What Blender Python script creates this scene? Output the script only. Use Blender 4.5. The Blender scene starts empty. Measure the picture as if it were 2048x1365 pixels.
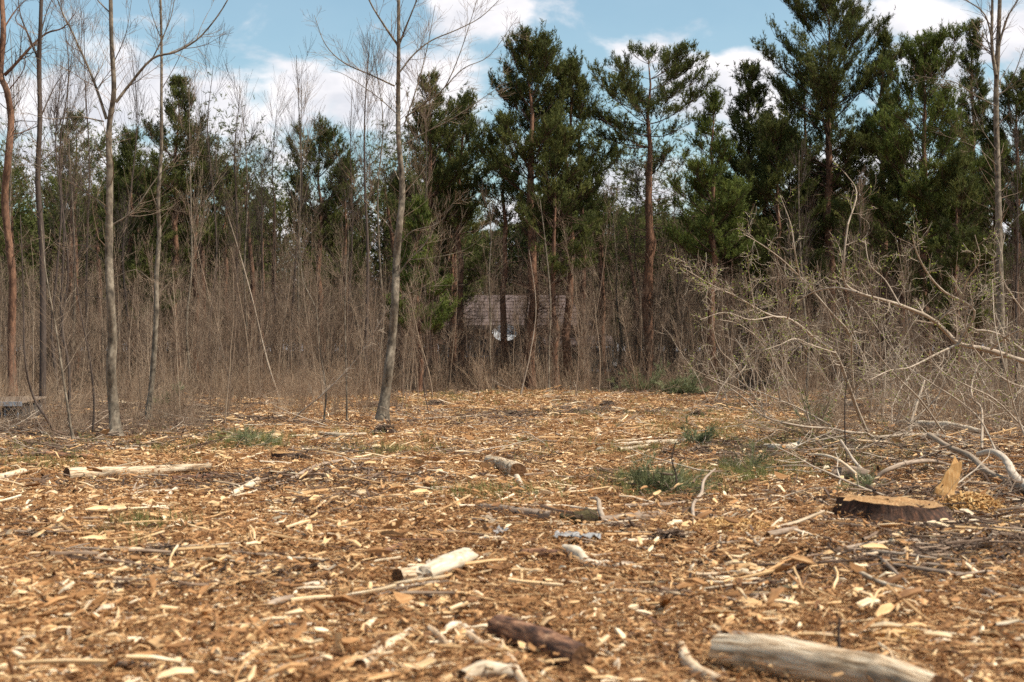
import bpy, math, random
import numpy as np
from mathutils import Vector
RS = np.random.RandomState
S = bpy.context.scene
COL = S.collection
# ------------------------------------------------------------------ camera, sky, sun, exposure
CAMH, HY, FOC = 1.35, 700.0, 2844.4          # eye height, horizon row and focal length in photo pixels (2048 wide)
cam = bpy.data.cameras.new('camera'); camo = bpy.data.objects.new('camera', cam); COL.objects.link(camo)
cam.lens = 50; cam.sensor_width = 36; cam.clip_end = 3000; cam.clip_start = .1
camo.location = (0, 0, CAMH)
camo.rotation_euler = (math.radians(90) + math.atan((HY-682.5)/FOC), 0, 0)
cam.dof.use_dof = True; cam.dof.focus_distance = 24; cam.dof.aperture_fstop = 2.8
S.camera = camo
SUN = Vector((.62, -.20, .98)).normalized()    # towards the sun: high, on the right
w = bpy.data.worlds.new('World'); S.world = w; w.use_nodes = True
def world():
    nt = w.node_tree; nt.nodes.clear(); N = nt.nodes.new; L = nt.links.new
    out = N('ShaderNodeOutputWorld'); bg = N('ShaderNodeBackground'); bg.inputs[1].default_value = .115
    L(bg.outputs[0], out.inputs[0])
    sky = N('ShaderNodeTexSky'); sky.sky_type = 'NISHITA'; sky.sun_disc = False
    sky.sun_elevation = math.asin(SUN.z); sky.sun_rotation = math.atan2(SUN.x, SUN.y)
    sky.air_density = 1.0; sky.dust_density = 1.2; sky.ozone_density = 1.0
    tc = N('ShaderNodeTexCoord'); mp = N('ShaderNodeMapping'); mp.inputs['Scale'].default_value = (1, 1, 1.9)
    L(tc.outputs['Generated'], mp.inputs[0])
    # wisps and edges
    n1 = N('ShaderNodeTexNoise'); n1.inputs['Scale'].default_value = 13; n1.inputs['Detail'].default_value = 9
    n1.inputs['Roughness'].default_value = .56; n1.inputs['Distortion'].default_value = .25; L(mp.outputs[0], n1.inputs['Vector'])
    # broad bodies of cumulus, by direction
    blobs = [(40,210,.085,1),(170,205,.08,1.1),(300,190,.075,1.1),(400,200,.055,1),(470,240,.05,.8),(150,330,.09,1),(350,330,.07,.7),(640,190,.065,1.05),(720,200,.07,1.1),(800,190,.06,1),(570,250,.06,.95),(640,300,.08,.9),(880,190,.06,1),(930,180,.035,.7),(560,380,.06,.7),
             (1020,10,.05,1),(1110,15,.045,.9),(1170,35,.03,.5),(920,15,.035,.6),(1230,5,.035,.55),(1380,30,.04,.65),(1300,55,.03,.45),(1440,60,.03,.45),(1500,30,.03,.4),(1460,155,.05,1.15),(1400,150,.045,1.1),(1220,140,.03,.6),(1280,115,.035,.6),(1440,220,.07,1),(1500,130,.03,.8),(1340,120,.03,.5),
             (1860,30,.055,1),(1830,110,.05,.8),(1960,90,.06,1),(2040,60,.07,1),(1900,150,.06,1),(2040,170,.06,1),(1670,10,.03,.4),(1740,370,.08,1),(1240,380,.07,.8),(990,420,.08,.8),(840,370,.06,.7)]
    acc = None
    for px, py, r, a in blobs:
        v = Vector(((px-1024)/FOC, 1, (HY-py)/FOC)).normalized()
        d = N('ShaderNodeVectorMath'); d.operation = 'DISTANCE'; L(mp.outputs[0], d.inputs[0]); d.inputs[1].default_value = (v.x, v.y, v.z*1.9)
        m = N('ShaderNodeMapRange'); m.interpolation_type = 'SMOOTHSTEP'; L(d.outputs['Value'], m.inputs[0])
        m.inputs[1].default_value = r*1.18; m.inputs[2].default_value = 0; m.inputs[3].default_value = 0; m.inputs[4].default_value = a*.5
        if acc is None: acc = m.outputs[0]
        else:
            x = N('ShaderNodeMath'); x.operation = 'MAXIMUM'; L(acc, x.inputs[0]); L(m.outputs[0], x.inputs[1]); acc = x.outputs[0]
    # cumulus crowds together towards the horizon, all the way round
    sx = N('ShaderNodeSeparateXYZ'); L(tc.outputs['Generated'], sx.inputs[0]); hm = N('ShaderNodeMapRange'); hm.interpolation_type = 'SMOOTHSTEP'; L(sx.outputs[2], hm.inputs[0])
    hm.inputs[1].default_value = .14; hm.inputs[2].default_value = .04; hm.inputs[3].default_value = 0; hm.inputs[4].default_value = .5
    x = N('ShaderNodeMath'); x.operation = 'MAXIMUM'; L(acc, x.inputs[0]); L(hm.outputs[0], x.inputs[1]); acc = x.outputs[0]
    ad = N('ShaderNodeMath'); ad.operation = 'MULTIPLY_ADD'; L(n1.outputs['Fac'], ad.inputs[0]); ad.inputs[1].default_value = 1.7; L(acc, ad.inputs[2])
    mr = N('ShaderNodeMapRange'); mr.interpolation_type = 'SMOOTHSTEP'; L(ad.outputs[0], mr.inputs[0])
    mr.inputs[1].default_value = .97; mr.inputs[2].default_value = 1.3; mr.inputs[3].default_value = .05; mr.inputs[4].default_value = .97
    n2 = N('ShaderNodeTexNoise'); n2.inputs['Scale'].default_value = 22; n2.inputs['Detail'].default_value = 5; L(mp.outputs[0], n2.inputs['Vector'])
    cr = N('ShaderNodeValToRGB'); cr.color_ramp.elements[0].position = .36; cr.color_ramp.elements[1].position = .62
    cr.color_ramp.elements[0].color = (5.3, 5.35, 5.75, 1); cr.color_ramp.elements[1].color = (7.2, 6.95, 7.05, 1); L(n2.outputs['Fac'], cr.inputs[0])
    tint = N('ShaderNodeMix'); tint.data_type = 'RGBA'; tint.blend_type = 'MULTIPLY'; tint.inputs[0].default_value = 1
    L(sky.outputs[0], tint.inputs[6]); tint.inputs[7].default_value = (1.0, 1.12, 1.0, 1)
    mx = N('ShaderNodeMix'); mx.data_type = 'RGBA'; L(mr.outputs[0], mx.inputs[0]); L(tint.outputs[2], mx.inputs[6]); L(cr.outputs[0], mx.inputs[7])
    L(mx.outputs[2], bg.inputs[0])
world()
sl = bpy.data.lights.new('sun', 'SUN'); sl.energy = 4.8; sl.angle = math.radians(.6); sl.color = (1, .95, .86)
so = bpy.data.objects.new('sun', sl); COL.objects.link(so); so.rotation_euler = SUN.to_track_quat('Z', 'Y').to_euler()
S.view_settings.view_transform = 'Standard'; S.view_settings.look = 'None'; S.view_settings.gamma = 1; S.view_settings.exposure = 0.42
S.view_settings.use_curve_mapping = False
S.render.engine = 'CYCLES'; S.cycles.max_bounces = 5; S.cycles.transparent_max_bounces = 8; S.cycles.use_denoising = False; S.cycles.sample_clamp_indirect = 4

# ------------------------------------------------------------------ helpers
def vn(x, y, seed=0):
    x = np.asarray(x, float); y = np.asarray(y, float)
    xi = np.floor(x).astype(np.int64); yi = np.floor(y).astype(np.int64); fx = x-xi; fy = y-yi
    fx = fx*fx*(3-2*fx); fy = fy*fy*(3-2*fy)
    def h(a, b):
        n = (a*374761393 + b*668265263 + seed*974711) & 0x7fffffff
        n = ((n ^ (n >> 13))*1274126177) & 0x7fffffff
        return ((n ^ (n >> 16)) & 0xffff)/65535.
    return (h(xi,yi)*(1-fx)+h(xi+1,yi)*fx)*(1-fy)+(h(xi,yi+1)*(1-fx)+h(xi+1,yi+1)*fx)*fy
def gz(x, y):
    x = np.asarray(x, float); y = np.asarray(y, float)
    d = .22*(vn(x/7, y/7, 1)-.5) + .09*(vn(x/1.7, y/1.7, 2)-.5) + .045*(vn(x/.55, y/.55, 3)-.5)
    return d*np.clip((y+3)/8, .3, 1)
def W(px, py, Y): return np.array([(px-1024)*Y/FOC, Y, CAMH+(HY-py)*Y/FOC])
def G(px, py, lift=0.):                      # the spot of ground (top of the litter) seen there
    lift = lift+.026
    Y = FOC*(CAMH-lift)/(py-HY)
    for _ in range(12):
        z = float(gz((px-1024)*Y/FOC, Y))+lift
        Y = .5*Y+.5*FOC*(CAMH-z)/(py-HY)
    X = (px-1024)*Y/FOC
    return np.array([X, Y, float(gz(X, Y))+lift])
def tag(o, label=None, cat=None, group=None, kind=None):
    if label: o['label'] = label
    if cat: o['category'] = cat
    if group: o['group'] = group
    if kind: o['kind'] = kind
    return o
def empty(name, loc, label, cat, group=None, rz=0):
    o = bpy.data.objects.new(name, None); COL.objects.link(o); o.location = loc; o.rotation_euler = (0, 0, rz); o.empty_display_size = .2
    return tag(o, label, cat, group)
def mesh_from(name, verts, faces, attrs=None, smooth=True):
    me = bpy.data.meshes.new(name); verts = np.asarray(verts, np.float32)
    me.vertices.add(len(verts)); me.vertices.foreach_set('co', verts.ravel())
    faces = [np.asarray(f, np.int32) for f in faces if len(f)]
    if faces:
        loops = np.concatenate([f.ravel() for f in faces])
        tot = np.concatenate([np.full(len(f), f.shape[1], np.int32) for f in faces])
        st = np.concatenate([[0], np.cumsum(tot)[:-1]]).astype(np.int32)
        me.loops.add(len(loops)); me.loops.foreach_set('vertex_index', loops)
        me.polygons.add(len(tot)); me.polygons.foreach_set('loop_start', st); me.polygons.foreach_set('loop_total', tot)
        me.polygons.foreach_set('use_smooth', np.full(len(tot), smooth))
    for k, v in (attrs or {}).items():
        v = np.asarray(v, np.float32)
        a = me.attributes.new(k, 'FLOAT_VECTOR' if v.ndim == 2 else 'FLOAT', 'POINT')
        a.data.foreach_set('vector' if v.ndim == 2 else 'value', v.ravel())
    me.update(calc_edges=True)
    return me
def link(name, me, mat, parent=None, **k):
    o = bpy.data.objects.new(name, me)
    if mat and not me.materials: me.materials.append(mat)
    COL.objects.link(o)
    if parent:
        o.parent = parent
        if name in ('twigs', 'crown', 'needles', 'leaves', 'dead_branches', 'branches', 'roots'): o['kind'] = 'stuff'   # too fine to pick apart
    return tag(o, **k)
class TB:
    """gathers polylines and turns them into tapering round stems, or adds loose faces"""
    def __init__(s): s.g = {}; s.V = []; s.F = []; s.T = []; s.C = []; s.n = 0; s.pick = []
    def add(s, P, R, k=4, tone=.5, flat=1.):
        P = np.asarray(P, float); R = np.asarray(R, float)
        s.g.setdefault((len(P), k), []).append((P, R, tone, flat))
    def raw(s, V, F, tone, co=None):
        V = np.asarray(V, float); s.V.append(V); s.F.append(np.asarray(F)+s.n); s.n += len(V)
        s.T.append(np.broadcast_to(tone, (len(V),)).astype(float)); s.C.append(V if co is None else co)
    def flush(s):
        for (n, k), L in s.g.items():
            P = np.array([a[0] for a in L]); R = np.array([a[1] for a in L]); T = np.array([a[2] for a in L]); FL = np.array([a[3] for a in L]); M = len(L)
            t = np.gradient(P, axis=1); t /= np.linalg.norm(t, axis=2, keepdims=True)+1e-9
            ref = np.zeros((M, 1, 3)); mt = t.mean(1)
            ax = np.argmin(np.abs(mt), axis=1); ref[np.arange(M), 0, ax] = 1
            u = np.cross(t, ref); u /= np.linalg.norm(u, axis=2, keepdims=True)+1e-9
            v = np.cross(t, u)
            a = np.arange(k)*2*math.pi/k; ca, sa = np.cos(a), np.sin(a)
            ring = P[:, :, None]+R[:, :, None, None]*(u[:, :, None]*ca[None, None, :, None]+v[:, :, None]*sa[None, None, :, None]*FL[:, None, None, None])
            sl_ = np.concatenate([np.zeros((M, 1)), np.cumsum(np.linalg.norm(np.diff(P, axis=1), axis=2), axis=1)], 1)+T[:, None]*37
            co = np.stack([R[:, :, None]*ca[None, None]+T[:, None, None]*11, R[:, :, None]*sa[None, None]+0*T[:, None, None], np.broadcast_to(sl_[:, :, None], (M, n, k))], -1)
            i, j = np.meshgrid(np.arange(n-1), np.arange(k), indexing='ij'); j2 = (j+1) % k
            f = np.stack([i*k+j, i*k+j2, (i+1)*k+j2, (i+1)*k+j], -1).reshape(-1, 4)
            F = (f[None]+(np.arange(M)*n*k)[:, None, None]).reshape(-1, 4)
            s.raw(ring.reshape(-1, 3), F, np.repeat(T, n*k), co.reshape(-1, 3))
        s.g = {}
    def mesh(s, name, off=(0, 0, 0), smooth=True):
        s.flush()
        V = np.concatenate(s.V)-np.asarray(off, float)
        d = {}
        for f in s.F: d.setdefault(f.shape[1], []).append(f)
        return mesh_from(name, V, [np.concatenate(v) for v in d.values()], {'tone': np.concatenate(s.T), 'co': np.concatenate(s.C)}, smooth)
    def build(s, name, mat, parent=None, off=None, smooth=True, **k):
        if off is None: off = tuple(parent.location) if parent else (0, 0, 0)
        return link(name, s.mesh(name, off, smooth), mat, parent, **k)

# ------------------------------------------------------------------ materials
def ramp_mat(name, cols, scale=(40, 40, 4), detail=4, tonemix=.6, rough=.85, bump=.0, bdist=.004, attr=True, translucent=0, pos=None, rand=0., bands=None):
    m = bpy.data.materials.new(name); m.use_nodes = True; nt = m.node_tree; N = nt.nodes.new; L = nt.links.new
    b = nt.nodes['Principled BSDF']; b.inputs['Roughness'].default_value = rough; b.inputs['Specular IOR Level'].default_value = .25
    if attr: a = N('ShaderNodeAttribute'); a.attribute_name = 'co'; vec = a.outputs['Vector']
    else: a = N('ShaderNodeTexCoord'); vec = a.outputs['Object']
    mp = N('ShaderNodeMapping'); mp.inputs['Scale'].default_value = scale; L(vec, mp.inputs[0])
    n = N('ShaderNodeTexNoise'); n.inputs['Scale'].default_value = 1; n.inputs['Detail'].default_value = detail; n.inputs['Roughness'].default_value = .65; L(mp.outputs[0], n.inputs['Vector'])
    t = N('ShaderNodeAttribute'); t.attribute_name = 'tone'
    tsrc = t.outputs['Fac']
    if rand:
        oi = N('ShaderNodeObjectInfo'); ma = N('ShaderNodeMath'); ma.operation = 'MULTIPLY_ADD'; L(oi.outputs['Random'], ma.inputs[0]); ma.inputs[1].default_value = rand; 
        sb = N('ShaderNodeMath'); sb.operation = 'SUBTRACT'; L(tsrc, sb.inputs[0]); sb.inputs[1].default_value = rand/2; L(sb.outputs[0], ma.inputs[2]); tsrc = ma.outputs[0]
    st = N('ShaderNodeMapRange'); L(n.outputs['Fac'], st.inputs[0]); st.inputs[1].default_value = .3; st.inputs[2].default_value = .7
    mx = N('ShaderNodeMix'); mx.inputs[0].default_value = tonemix; L(st.outputs[0], mx.inputs[2]); L(tsrc, mx.inputs[3])
    r = N('ShaderNodeValToRGB'); e = r.color_ramp.elements
    while len(e) < len(cols): e.new(.5)
    for i, c in enumerate(cols):
        e[i].position = pos[i] if pos else i/(len(cols)-1); e[i].color = (*c, 1)
    L(mx.outputs[0], r.inputs[0]); L(r.outputs[0], b.inputs['Base Color'])
    if bands:       # dark scars and rings running round the stem
        m2 = N('ShaderNodeMapping'); m2.inputs['Scale'].default_value = bands; L(vec, m2.inputs[0]); nb = N('ShaderNodeTexNoise'); nb.inputs['Scale'].default_value = 1; nb.inputs['Detail'].default_value = 4; L(m2.outputs[0], nb.inputs['Vector'])
        q2 = N('ShaderNodeMapRange'); L(nb.outputs['Fac'], q2.inputs[0]); q2.inputs[1].default_value = .5; q2.inputs[2].default_value = .66; q2.inputs[3].default_value = 1; q2.inputs[4].default_value = .42
        mm = N('ShaderNodeMix'); mm.data_type = 'RGBA'; mm.blend_type = 'MULTIPLY'; mm.inputs[0].default_value = 1; L(r.outputs[0], mm.inputs[6]); L(q2.outputs[0], mm.inputs[7]); L(mm.outputs[2], b.inputs['Base Color'])
    if bump:
        bp = N('ShaderNodeBump'); bp.inputs['Strength'].default_value = bump; bp.inputs['Distance'].default_value = bdist
        L(n.outputs['Fac'], bp.inputs['Height']); L(bp.outputs[0], b.inputs['Normal'])
    if translucent:
        tr = N('ShaderNodeBsdfTranslucent'); L(r.outputs[0], tr.inputs[0]); ms = N('ShaderNodeMixShader'); ms.inputs[0].default_value = translucent
        L(b.outputs[0], ms.inputs[1]); L(tr.outputs[0], ms.inputs[2]); L(ms.outputs[0], nt.nodes['Material Output'].inputs[0])
    return m
M = {}
M['bark'] = ramp_mat('grey_brown_bark', [(.05,.035,.025),(.19,.145,.10),(.40,.325,.235)], (16,16,9), 7, .22, bands=(7,7,5), bump=.6, bdist=.006)
M['bark_dark'] = ramp_mat('dark_bark', [(.025,.018,.014),(.075,.052,.04),(.16,.115,.085)], (60,60,9), 4, .4)
M['twig'] = ramp_mat('bare_twigs', [(.05,.03,.02),(.20,.13,.085),(.46,.34,.23)], (20,20,5), 2, .7, rand=.4)
M['twig_pale'] = ramp_mat('pale_dry_branches', [(.12,.08,.055),(.36,.27,.19),(.66,.54,.42)], (70,70,8), 4, .45, bump=.4)
M['brush'] = ramp_mat('tan_brush', [(.13,.075,.045),(.27,.175,.11),(.46,.34,.22)], (20,20,5), 2, .7, rand=.4)
M['pine_bark'] = ramp_mat('orange_pine_bark', [(.04,.024,.018),(.17,.085,.05),(.42,.22,.125)], (22,22,7), 5, .45, bands=(9,9,4), bump=.8, bdist=.02)
M['pine_wood'] = ramp_mat('dead_pine_branches', [(.03,.02,.014),(.09,.05,.033),(.19,.115,.075)], (20,20,5), 2, .6)
M['needles'] = ramp_mat('pine_needles', [(.024,.028,.008),(.088,.098,.024),(.25,.24,.07)], (2,2,2), 3, .6, rough=.85, translucent=.3)
M['needles_bright'] = ramp_mat('young_pine_needles', [(.035,.045,.010),(.11,.135,.028),(.24,.26,.06)], (2,2,2), 3, .6, rough=.85, translucent=.3)
M['needles_cut'] = ramp_mat('cut_bough_needles', [(.07,.075,.03),(.20,.21,.095),(.38,.375,.21)], (2,2,2), 3, .6, rough=.6, translucent=.25)
M['bud'] = ramp_mat('fresh_leaves', [(.12,.14,.02),(.26,.30,.05),(.42,.45,.10)], (2,2,2), 2, .7, translucent=.4)
CH = [(.028,.014,.008),(.16,.072,.029),(.43,.215,.085),(.67,.43,.21),(.84,.70,.50)]
M['chips'] = ramp_mat('wood_chips', CH, (45,45,6), 3, .72, rand=.22, bump=.3, pos=[0,.22,.5,.74,.98])
M['chips_dark'] = ramp_mat('dark_litter', [(.025,.016,.012),(.085,.052,.035),(.17,.105,.068),(.33,.225,.15),(.56,.44,.32)], (45,45,6), 3, .72, rand=.2, pos=[0,.3,.55,.8,1])
M['chips_yellow'] = ramp_mat('fresh_sawn_chips', [(.20,.09,.03),(.50,.27,.09),(.74,.52,.25)], (45,45,6), 3, .6, rand=.2)
M['wood'] = ramp_mat('peeled_wood', [(.22,.12,.065),(.50,.34,.20),(.70,.54,.37),(.80,.66,.50)], (55,55,5), 5, .25, bump=.5, bdist=.004, pos=[.05,.35,.65,1])
M['wood_grey'] = ramp_mat('weathered_wood', [(.10,.065,.045),(.30,.21,.145),(.50,.39,.29)], (60,60,5), 5, .3, bump=.6, bdist=.005)
M['wood_white'] = ramp_mat('white_barked_wood', [(.13,.08,.045),(.48,.36,.24),(.72,.60,.45)], (30,30,9), 5, .3, bump=.4, pos=[.05,.4,.85])
M['wood_bark'] = ramp_mat('flaking_red_bark', [(.03,.018,.014),(.13,.062,.036),(.33,.16,.085),(.55,.33,.19)], (26,26,7), 5, .1, bump=1, bdist=.015, pos=[.2,.5,.74,1])
M['wood_end'] = ramp_mat('dark_sawn_end', [(.03,.014,.007),(.13,.06,.025),(.26,.13,.055)], (60,60,60), 4, .3)
M['wood_rot'] = ramp_mat('orange_rotten_wood', [(.09,.042,.018),(.32,.165,.065),(.58,.39,.19)], (50,50,8), 5, .3, bump=.6, bdist=.01)
M['stump_bark'] = ramp_mat('shade_darkened_stump_bark', [(.018,.01,.007),(.06,.03,.018),(.20,.085,.045)], (30,30,14), 5, .2, bump=1, bdist=.02)  # red-brown bark, its colour deepened to stand for shadow on the stump side
M['wood_fresh'] = ramp_mat('fresh_orange_wood', [(.28,.12,.04),(.56,.29,.10),(.74,.48,.23)], (60,60,4), 5, .25, bump=.5, bdist=.006)
M['wood_log'] = ramp_mat('brown_streaked_log', [(.12,.065,.035),(.42,.27,.15),(.66,.49,.32),(.80,.66,.48)], (48,48,5), 8, .08, bump=1, bdist=.02, bands=(9,9,5), pos=[.12,.34,.58,.95])
M['moss'] = ramp_mat('mossy_bark', [(.02,.015,.008),(.075,.055,.022),(.14,.105,.04)], (40,40,40), 5, .2, bump=1, bdist=.02)
M['grass'] = ramp_mat('grass_blades', [(.07,.08,.02),(.20,.20,.06),(.38,.34,.14)], (4,4,4), 2, .8, translucent=.3)
M['bag'] = ramp_mat('grey_plastic', [(.20,.185,.17),(.34,.32,.30),(.46,.44,.41)], (12,12,12), 3, .4, rough=.4)
def flat_mat(name, c, rough=.7, metal=0, attr_noise=.25, scale=20):
    m = ramp_mat(name, [tuple(x*(1-attr_noise) for x in c), tuple(min(1, x*(1+attr_noise)) for x in c)], (scale,)*3, 5, 0, rough, attr=False)
    m.node_tree.nodes['Principled BSDF'].inputs['Metallic'].default_value = metal; return m
M['roof'] = flat_mat('shade_dulled_mauve_roof', (.13,.092,.08), 1.); M['brick'] = flat_mat('brown_wall', (.10,.06,.045)); M['trim'] = flat_mat('dark_trim', (.05,.035,.03))  # roof colour toned down to stand for the shade over the house
M['glass'] = flat_mat('dark_glass', (.03,.035,.045), .1); M['white'] = flat_mat('white_paint', (.8,.82,.84)); M['greyframe'] = flat_mat('weathered_grey_frame', (.32,.33,.35))
M['shed_grey'] = flat_mat('shed_boards', (.075,.065,.058)); M['carpaint'] = flat_mat('dark_teal_paint', (.02,.045,.055), .25); M['rubber'] = flat_mat('rubber', (.02,.02,.02)); M['chrome'] = flat_mat('bright_trim', (.6,.6,.62), .3, .6)

# ------------------------------------------------------------------ ground: one sheet to the horizon, finest close by
def zone(x, y):
    """0 orange mulch .. 1 dark forest floor, from where the ground really is bare or littered"""
    r = vn(x/1.3, y/1.3, 9)-.5; r2 = vn(x/4, y/4, 10)-.5
    right = np.clip((x-(1.9+(y-10)*.17)+r*1.0+r2)*1.3, 0, 1)*np.clip((y-8.0+r*1.2)*1.2, 0, 1)*np.clip((15-y)/3, .45, 1)
    left = np.clip(((-x)-(y*.17+.2)+r*1.5+r2*3)*.6, 0, 1)*np.clip((y-19+r*3)*.3, 0, 1)
    far = np.clip((y-43+r*4+r2*8)*.14, 0, 1)
    patch = np.clip((vn(x/1.6, y/2.1, 21)-.60)*3.2, 0, .6)
    return np.clip(np.maximum.reduce([right*.95, left*.85, far, patch]), 0, 1)
def axis(lo, hi, n, c, s):
    a = np.arcsinh((lo-c)/s); b = np.arcsinh((hi-c)/s); return c+s*np.sinh(np.linspace(a, b, n))
gx = axis(-900, 900, 350, 0, 5); gy = axis(-300, 1500, 360, 8, 5.5)
X, Y = np.meshgrid(gx, gy); Z = gz(X, Y)
nearm = np.clip(1-np.abs(Y-9)/25, 0, 1)
Z = Z+nearm*.02*(vn(X/.14, Y/.14, 5)-.5)
nx, ny = len(gx), len(gy); i, j = np.meshgrid(np.arange(ny-1), np.arange(nx-1), indexing='ij')
F = np.stack([i*nx+j, i*nx+j+1, (i+1)*nx+j+1, (i+1)*nx+j], -1).reshape(-1, 4)
gm = mesh_from('ground', np.stack([X, Y, Z], -1).reshape(-1, 3), [F], {'zone': zone(X, Y).ravel()})
m = bpy.data.materials.new('mulched_soil'); m.use_nodes = True; nt = m.node_tree; N = nt.nodes.new; L = nt.links.new
b = nt.nodes['Principled BSDF']; b.inputs['Roughness'].default_value = .95; b.inputs['Specular IOR Level'].default_value = .1
tc = N('ShaderNodeTexCoord')
def noise(sc, det=6, ro=.6, vec=None):
    n = N('ShaderNodeTexNoise'); n.inputs['Scale'].default_value = sc; n.inputs['Detail'].default_value = det; n.inputs['Roughness'].default_value = ro; L(vec or tc.outputs['Object'], n.inputs['Vector']); return n
n1 = noise(28, 8, .75); n2 = noise(1.1, 4); n3 = noise(90, 4, .8)
def ramp(src, cols):
    r = N('ShaderNodeValToRGB'); e = r.color_ramp.elements
    while len(e) < len(cols): e.new(.5)
    for q, (p, c) in enumerate(cols): e[q].position = p; e[q].color = (*c, 1)
    L(src, r.inputs[0]); return r
rA = ramp(n1.outputs['Fac'], [(.3,(.045,.022,.010)),(.45,(.20,.088,.034)),(.6,(.36,.18,.075)),(.72,(.50,.32,.16))])
rB = ramp(n1.outputs['Fac'], [(.3,(.02,.013,.009)),(.5,(.075,.046,.03)),(.65,(.16,.105,.065)),(.78,(.25,.2,.11))])
az = N('ShaderNodeAttribute'); az.attribute_name = 'zone'
mx = N('ShaderNodeMix'); mx.data_type = 'RGBA'; L(az.outputs['Fac'], mx.inputs[0]); L(rA.outputs[0], mx.inputs[6]); L(rB.outputs[0], mx.inputs[7])
rG = ramp(n2.outputs['Fac'], [(.52,(1,1,1)),(.72,(.72,.92,.62))])
mg = N('ShaderNodeMix'); mg.data_type = 'RGBA'; mg.blend_type = 'MULTIPLY'; mg.inputs[0].default_value = 1; L(mx.outputs[2], mg.inputs[6]); L(rG.outputs[0], mg.inputs[7])
L(mg.outputs[2], b.inputs['Base Color'])
bp = N('ShaderNodeBump'); bp.inputs['Strength'].default_value = .9; bp.inputs['Distance'].default_value = .03; L(n1.outputs['Fac'], bp.inputs['Height']); L(bp.outputs[0], b.inputs['Normal'])
link('ground', gm, m, label='clearing floor of orange wood mulch, bark shreds and dark soil', kind='structure')

# ------------------------------------------------------------------ scattered masses (one object each, many small pieces)
def scatter(name, P, rot, scl, variants, mat, label):
    """one mass: its pieces are set on the points of one object"""
    rs = RS(len(P)); c = bpy.data.collections.new(name+'_kinds')
    for v in variants:
        o = bpy.data.objects.new(name+'_piece', v); 
        if not v.materials: v.materials.append(mat)
        c.objects.link(o)
    me = mesh_from(name, P, [])
    a = me.attributes.new('rot', 'FLOAT_VECTOR', 'POINT'); a.data.foreach_set('vector', np.asarray(rot, np.float32).ravel())
    a = me.attributes.new('scl', 'FLOAT_VECTOR', 'POINT')
    scl = np.asarray(scl, np.float32)
    if scl.ndim == 1: scl = np.repeat(scl[:, None], 3, 1)
    a.data.foreach_set('vector', scl.ravel())
    a = me.attributes.new('idx', 'INT', 'POINT'); a.data.foreach_set('value', rs.randint(0, len(variants), len(P)).astype(np.int32))
    o = link(name, me, mat, label=label, kind='stuff')
    ng = bpy.data.node_groups.new(name, 'GeometryNodeTree'); ng.interface.new_socket('Geometry', in_out='INPUT', socket_type='NodeSocketGeometry'); ng.interface.new_socket('Geometry', in_out='OUTPUT', socket_type='NodeSocketGeometry')
    N = ng.nodes.new; L = ng.links.new
    gi = N('NodeGroupInput'); go = N('NodeGroupOutput'); ip = N('GeometryNodeInstanceOnPoints'); ci = N('GeometryNodeCollectionInfo')
    ci.inputs[0].default_value = c; ci.inputs['Separate Children'].default_value = True; ci.inputs['Reset Children'].default_value = True
    def at(n, t):
        x = N('GeometryNodeInputNamedAttribute'); x.data_type = t; x.inputs['Name'].default_value = n; return x.outputs[0]
    L(gi.outputs[0], ip.inputs['Points']); L(ci.outputs[0], ip.inputs['Instance']); ip.inputs['Pick Instance'].default_value = True
    L(at('idx', 'INT'), ip.inputs['Instance Index']); L(at('scl', 'FLOAT_VECTOR'), ip.inputs['Scale'])
    er = N('FunctionNodeEulerToRotation'); L(at('rot', 'FLOAT_VECTOR'), er.inputs[0]); L(er.outputs[0], ip.inputs['Rotation'])
    L(ip.outputs[0], go.inputs[0])
    md = o.modifiers.new('pieces', 'NODES'); md.node_group = ng
    return o
def shard(rs, L_, w_, t_, c, tone, tb, yaw=None, tilt=.35):
    """one splinter of wood: a bent wedge with uneven ends"""
    yaw = rs.uniform(0, 2*math.pi) if yaw is None else yaw; ti = rs.normal(0, tilt); roll = rs.normal(0, .6)
    d = np.array([math.cos(yaw)*math.cos(ti), math.sin(yaw)*math.cos(ti), math.sin(ti)]); s_ = np.array([-math.sin(yaw), math.cos(yaw), 0.]); n = np.cross(d, s_)
    s2 = s_*math.cos(roll)+n*math.sin(roll); n2 = n*math.cos(roll)-s_*math.sin(roll)
    V = []; C = []; b = rs.normal(0, .12)*L_
    for k, f in enumerate((-.5, 0, .5)):
        wk = w_*(rs.uniform(.3, .9) if k != 1 else 1)*.5; tk = t_*(rs.uniform(.3, .9) if k != 1 else 1)*.5
        for (a_, b_) in ((-1,-1),(1,-1),(1,1),(-1,1)):
            off = rs.uniform(-.12, .12)*L_ if k != 1 else 0
            V.append(c+d*(f*L_+off)+s2*(a_*wk*rs.uniform(.7, 1.1))+n2*(b_*tk)+n*(b if k == 1 else 0)); C.append((a_*wk+tone*9, b_*tk, f*L_+tone*31))
    F = []
    for k in range(2):
        for q in range(4): F.append((k*4+q, k*4+(q+1) % 4, k*4+4+(q+1) % 4, k*4+4+q))
    F += [(3, 2, 1, 0), (8, 9, 10, 11)]
    tb.raw(V, F, tone, np.array(C))
def strand(rs, L_, r, c, tone, tb, k=3, n=4, lift=.0, bend=.2):
    a = rs.uniform(0, 2*math.pi); P = [np.array(c, float)]
    el = abs(rs.normal(0, .25)) if k < 5 else rs.normal(0, .05)
    for q in range(n-1):
        a += rs.normal(0, bend); el -= rs.uniform(0, .3) if k < 5 else rs.normal(0, .03)
        P.append(P[-1]+np.array([math.cos(a)*math.cos(el), math.sin(a)*math.cos(el), math.sin(el)])*L_/(n-1))
    P = np.array(P); P -= P.mean(0)-np.array(c)
    tb.add(P, r*rs.uniform(.7, 1.1, n), k, tone)
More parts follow.
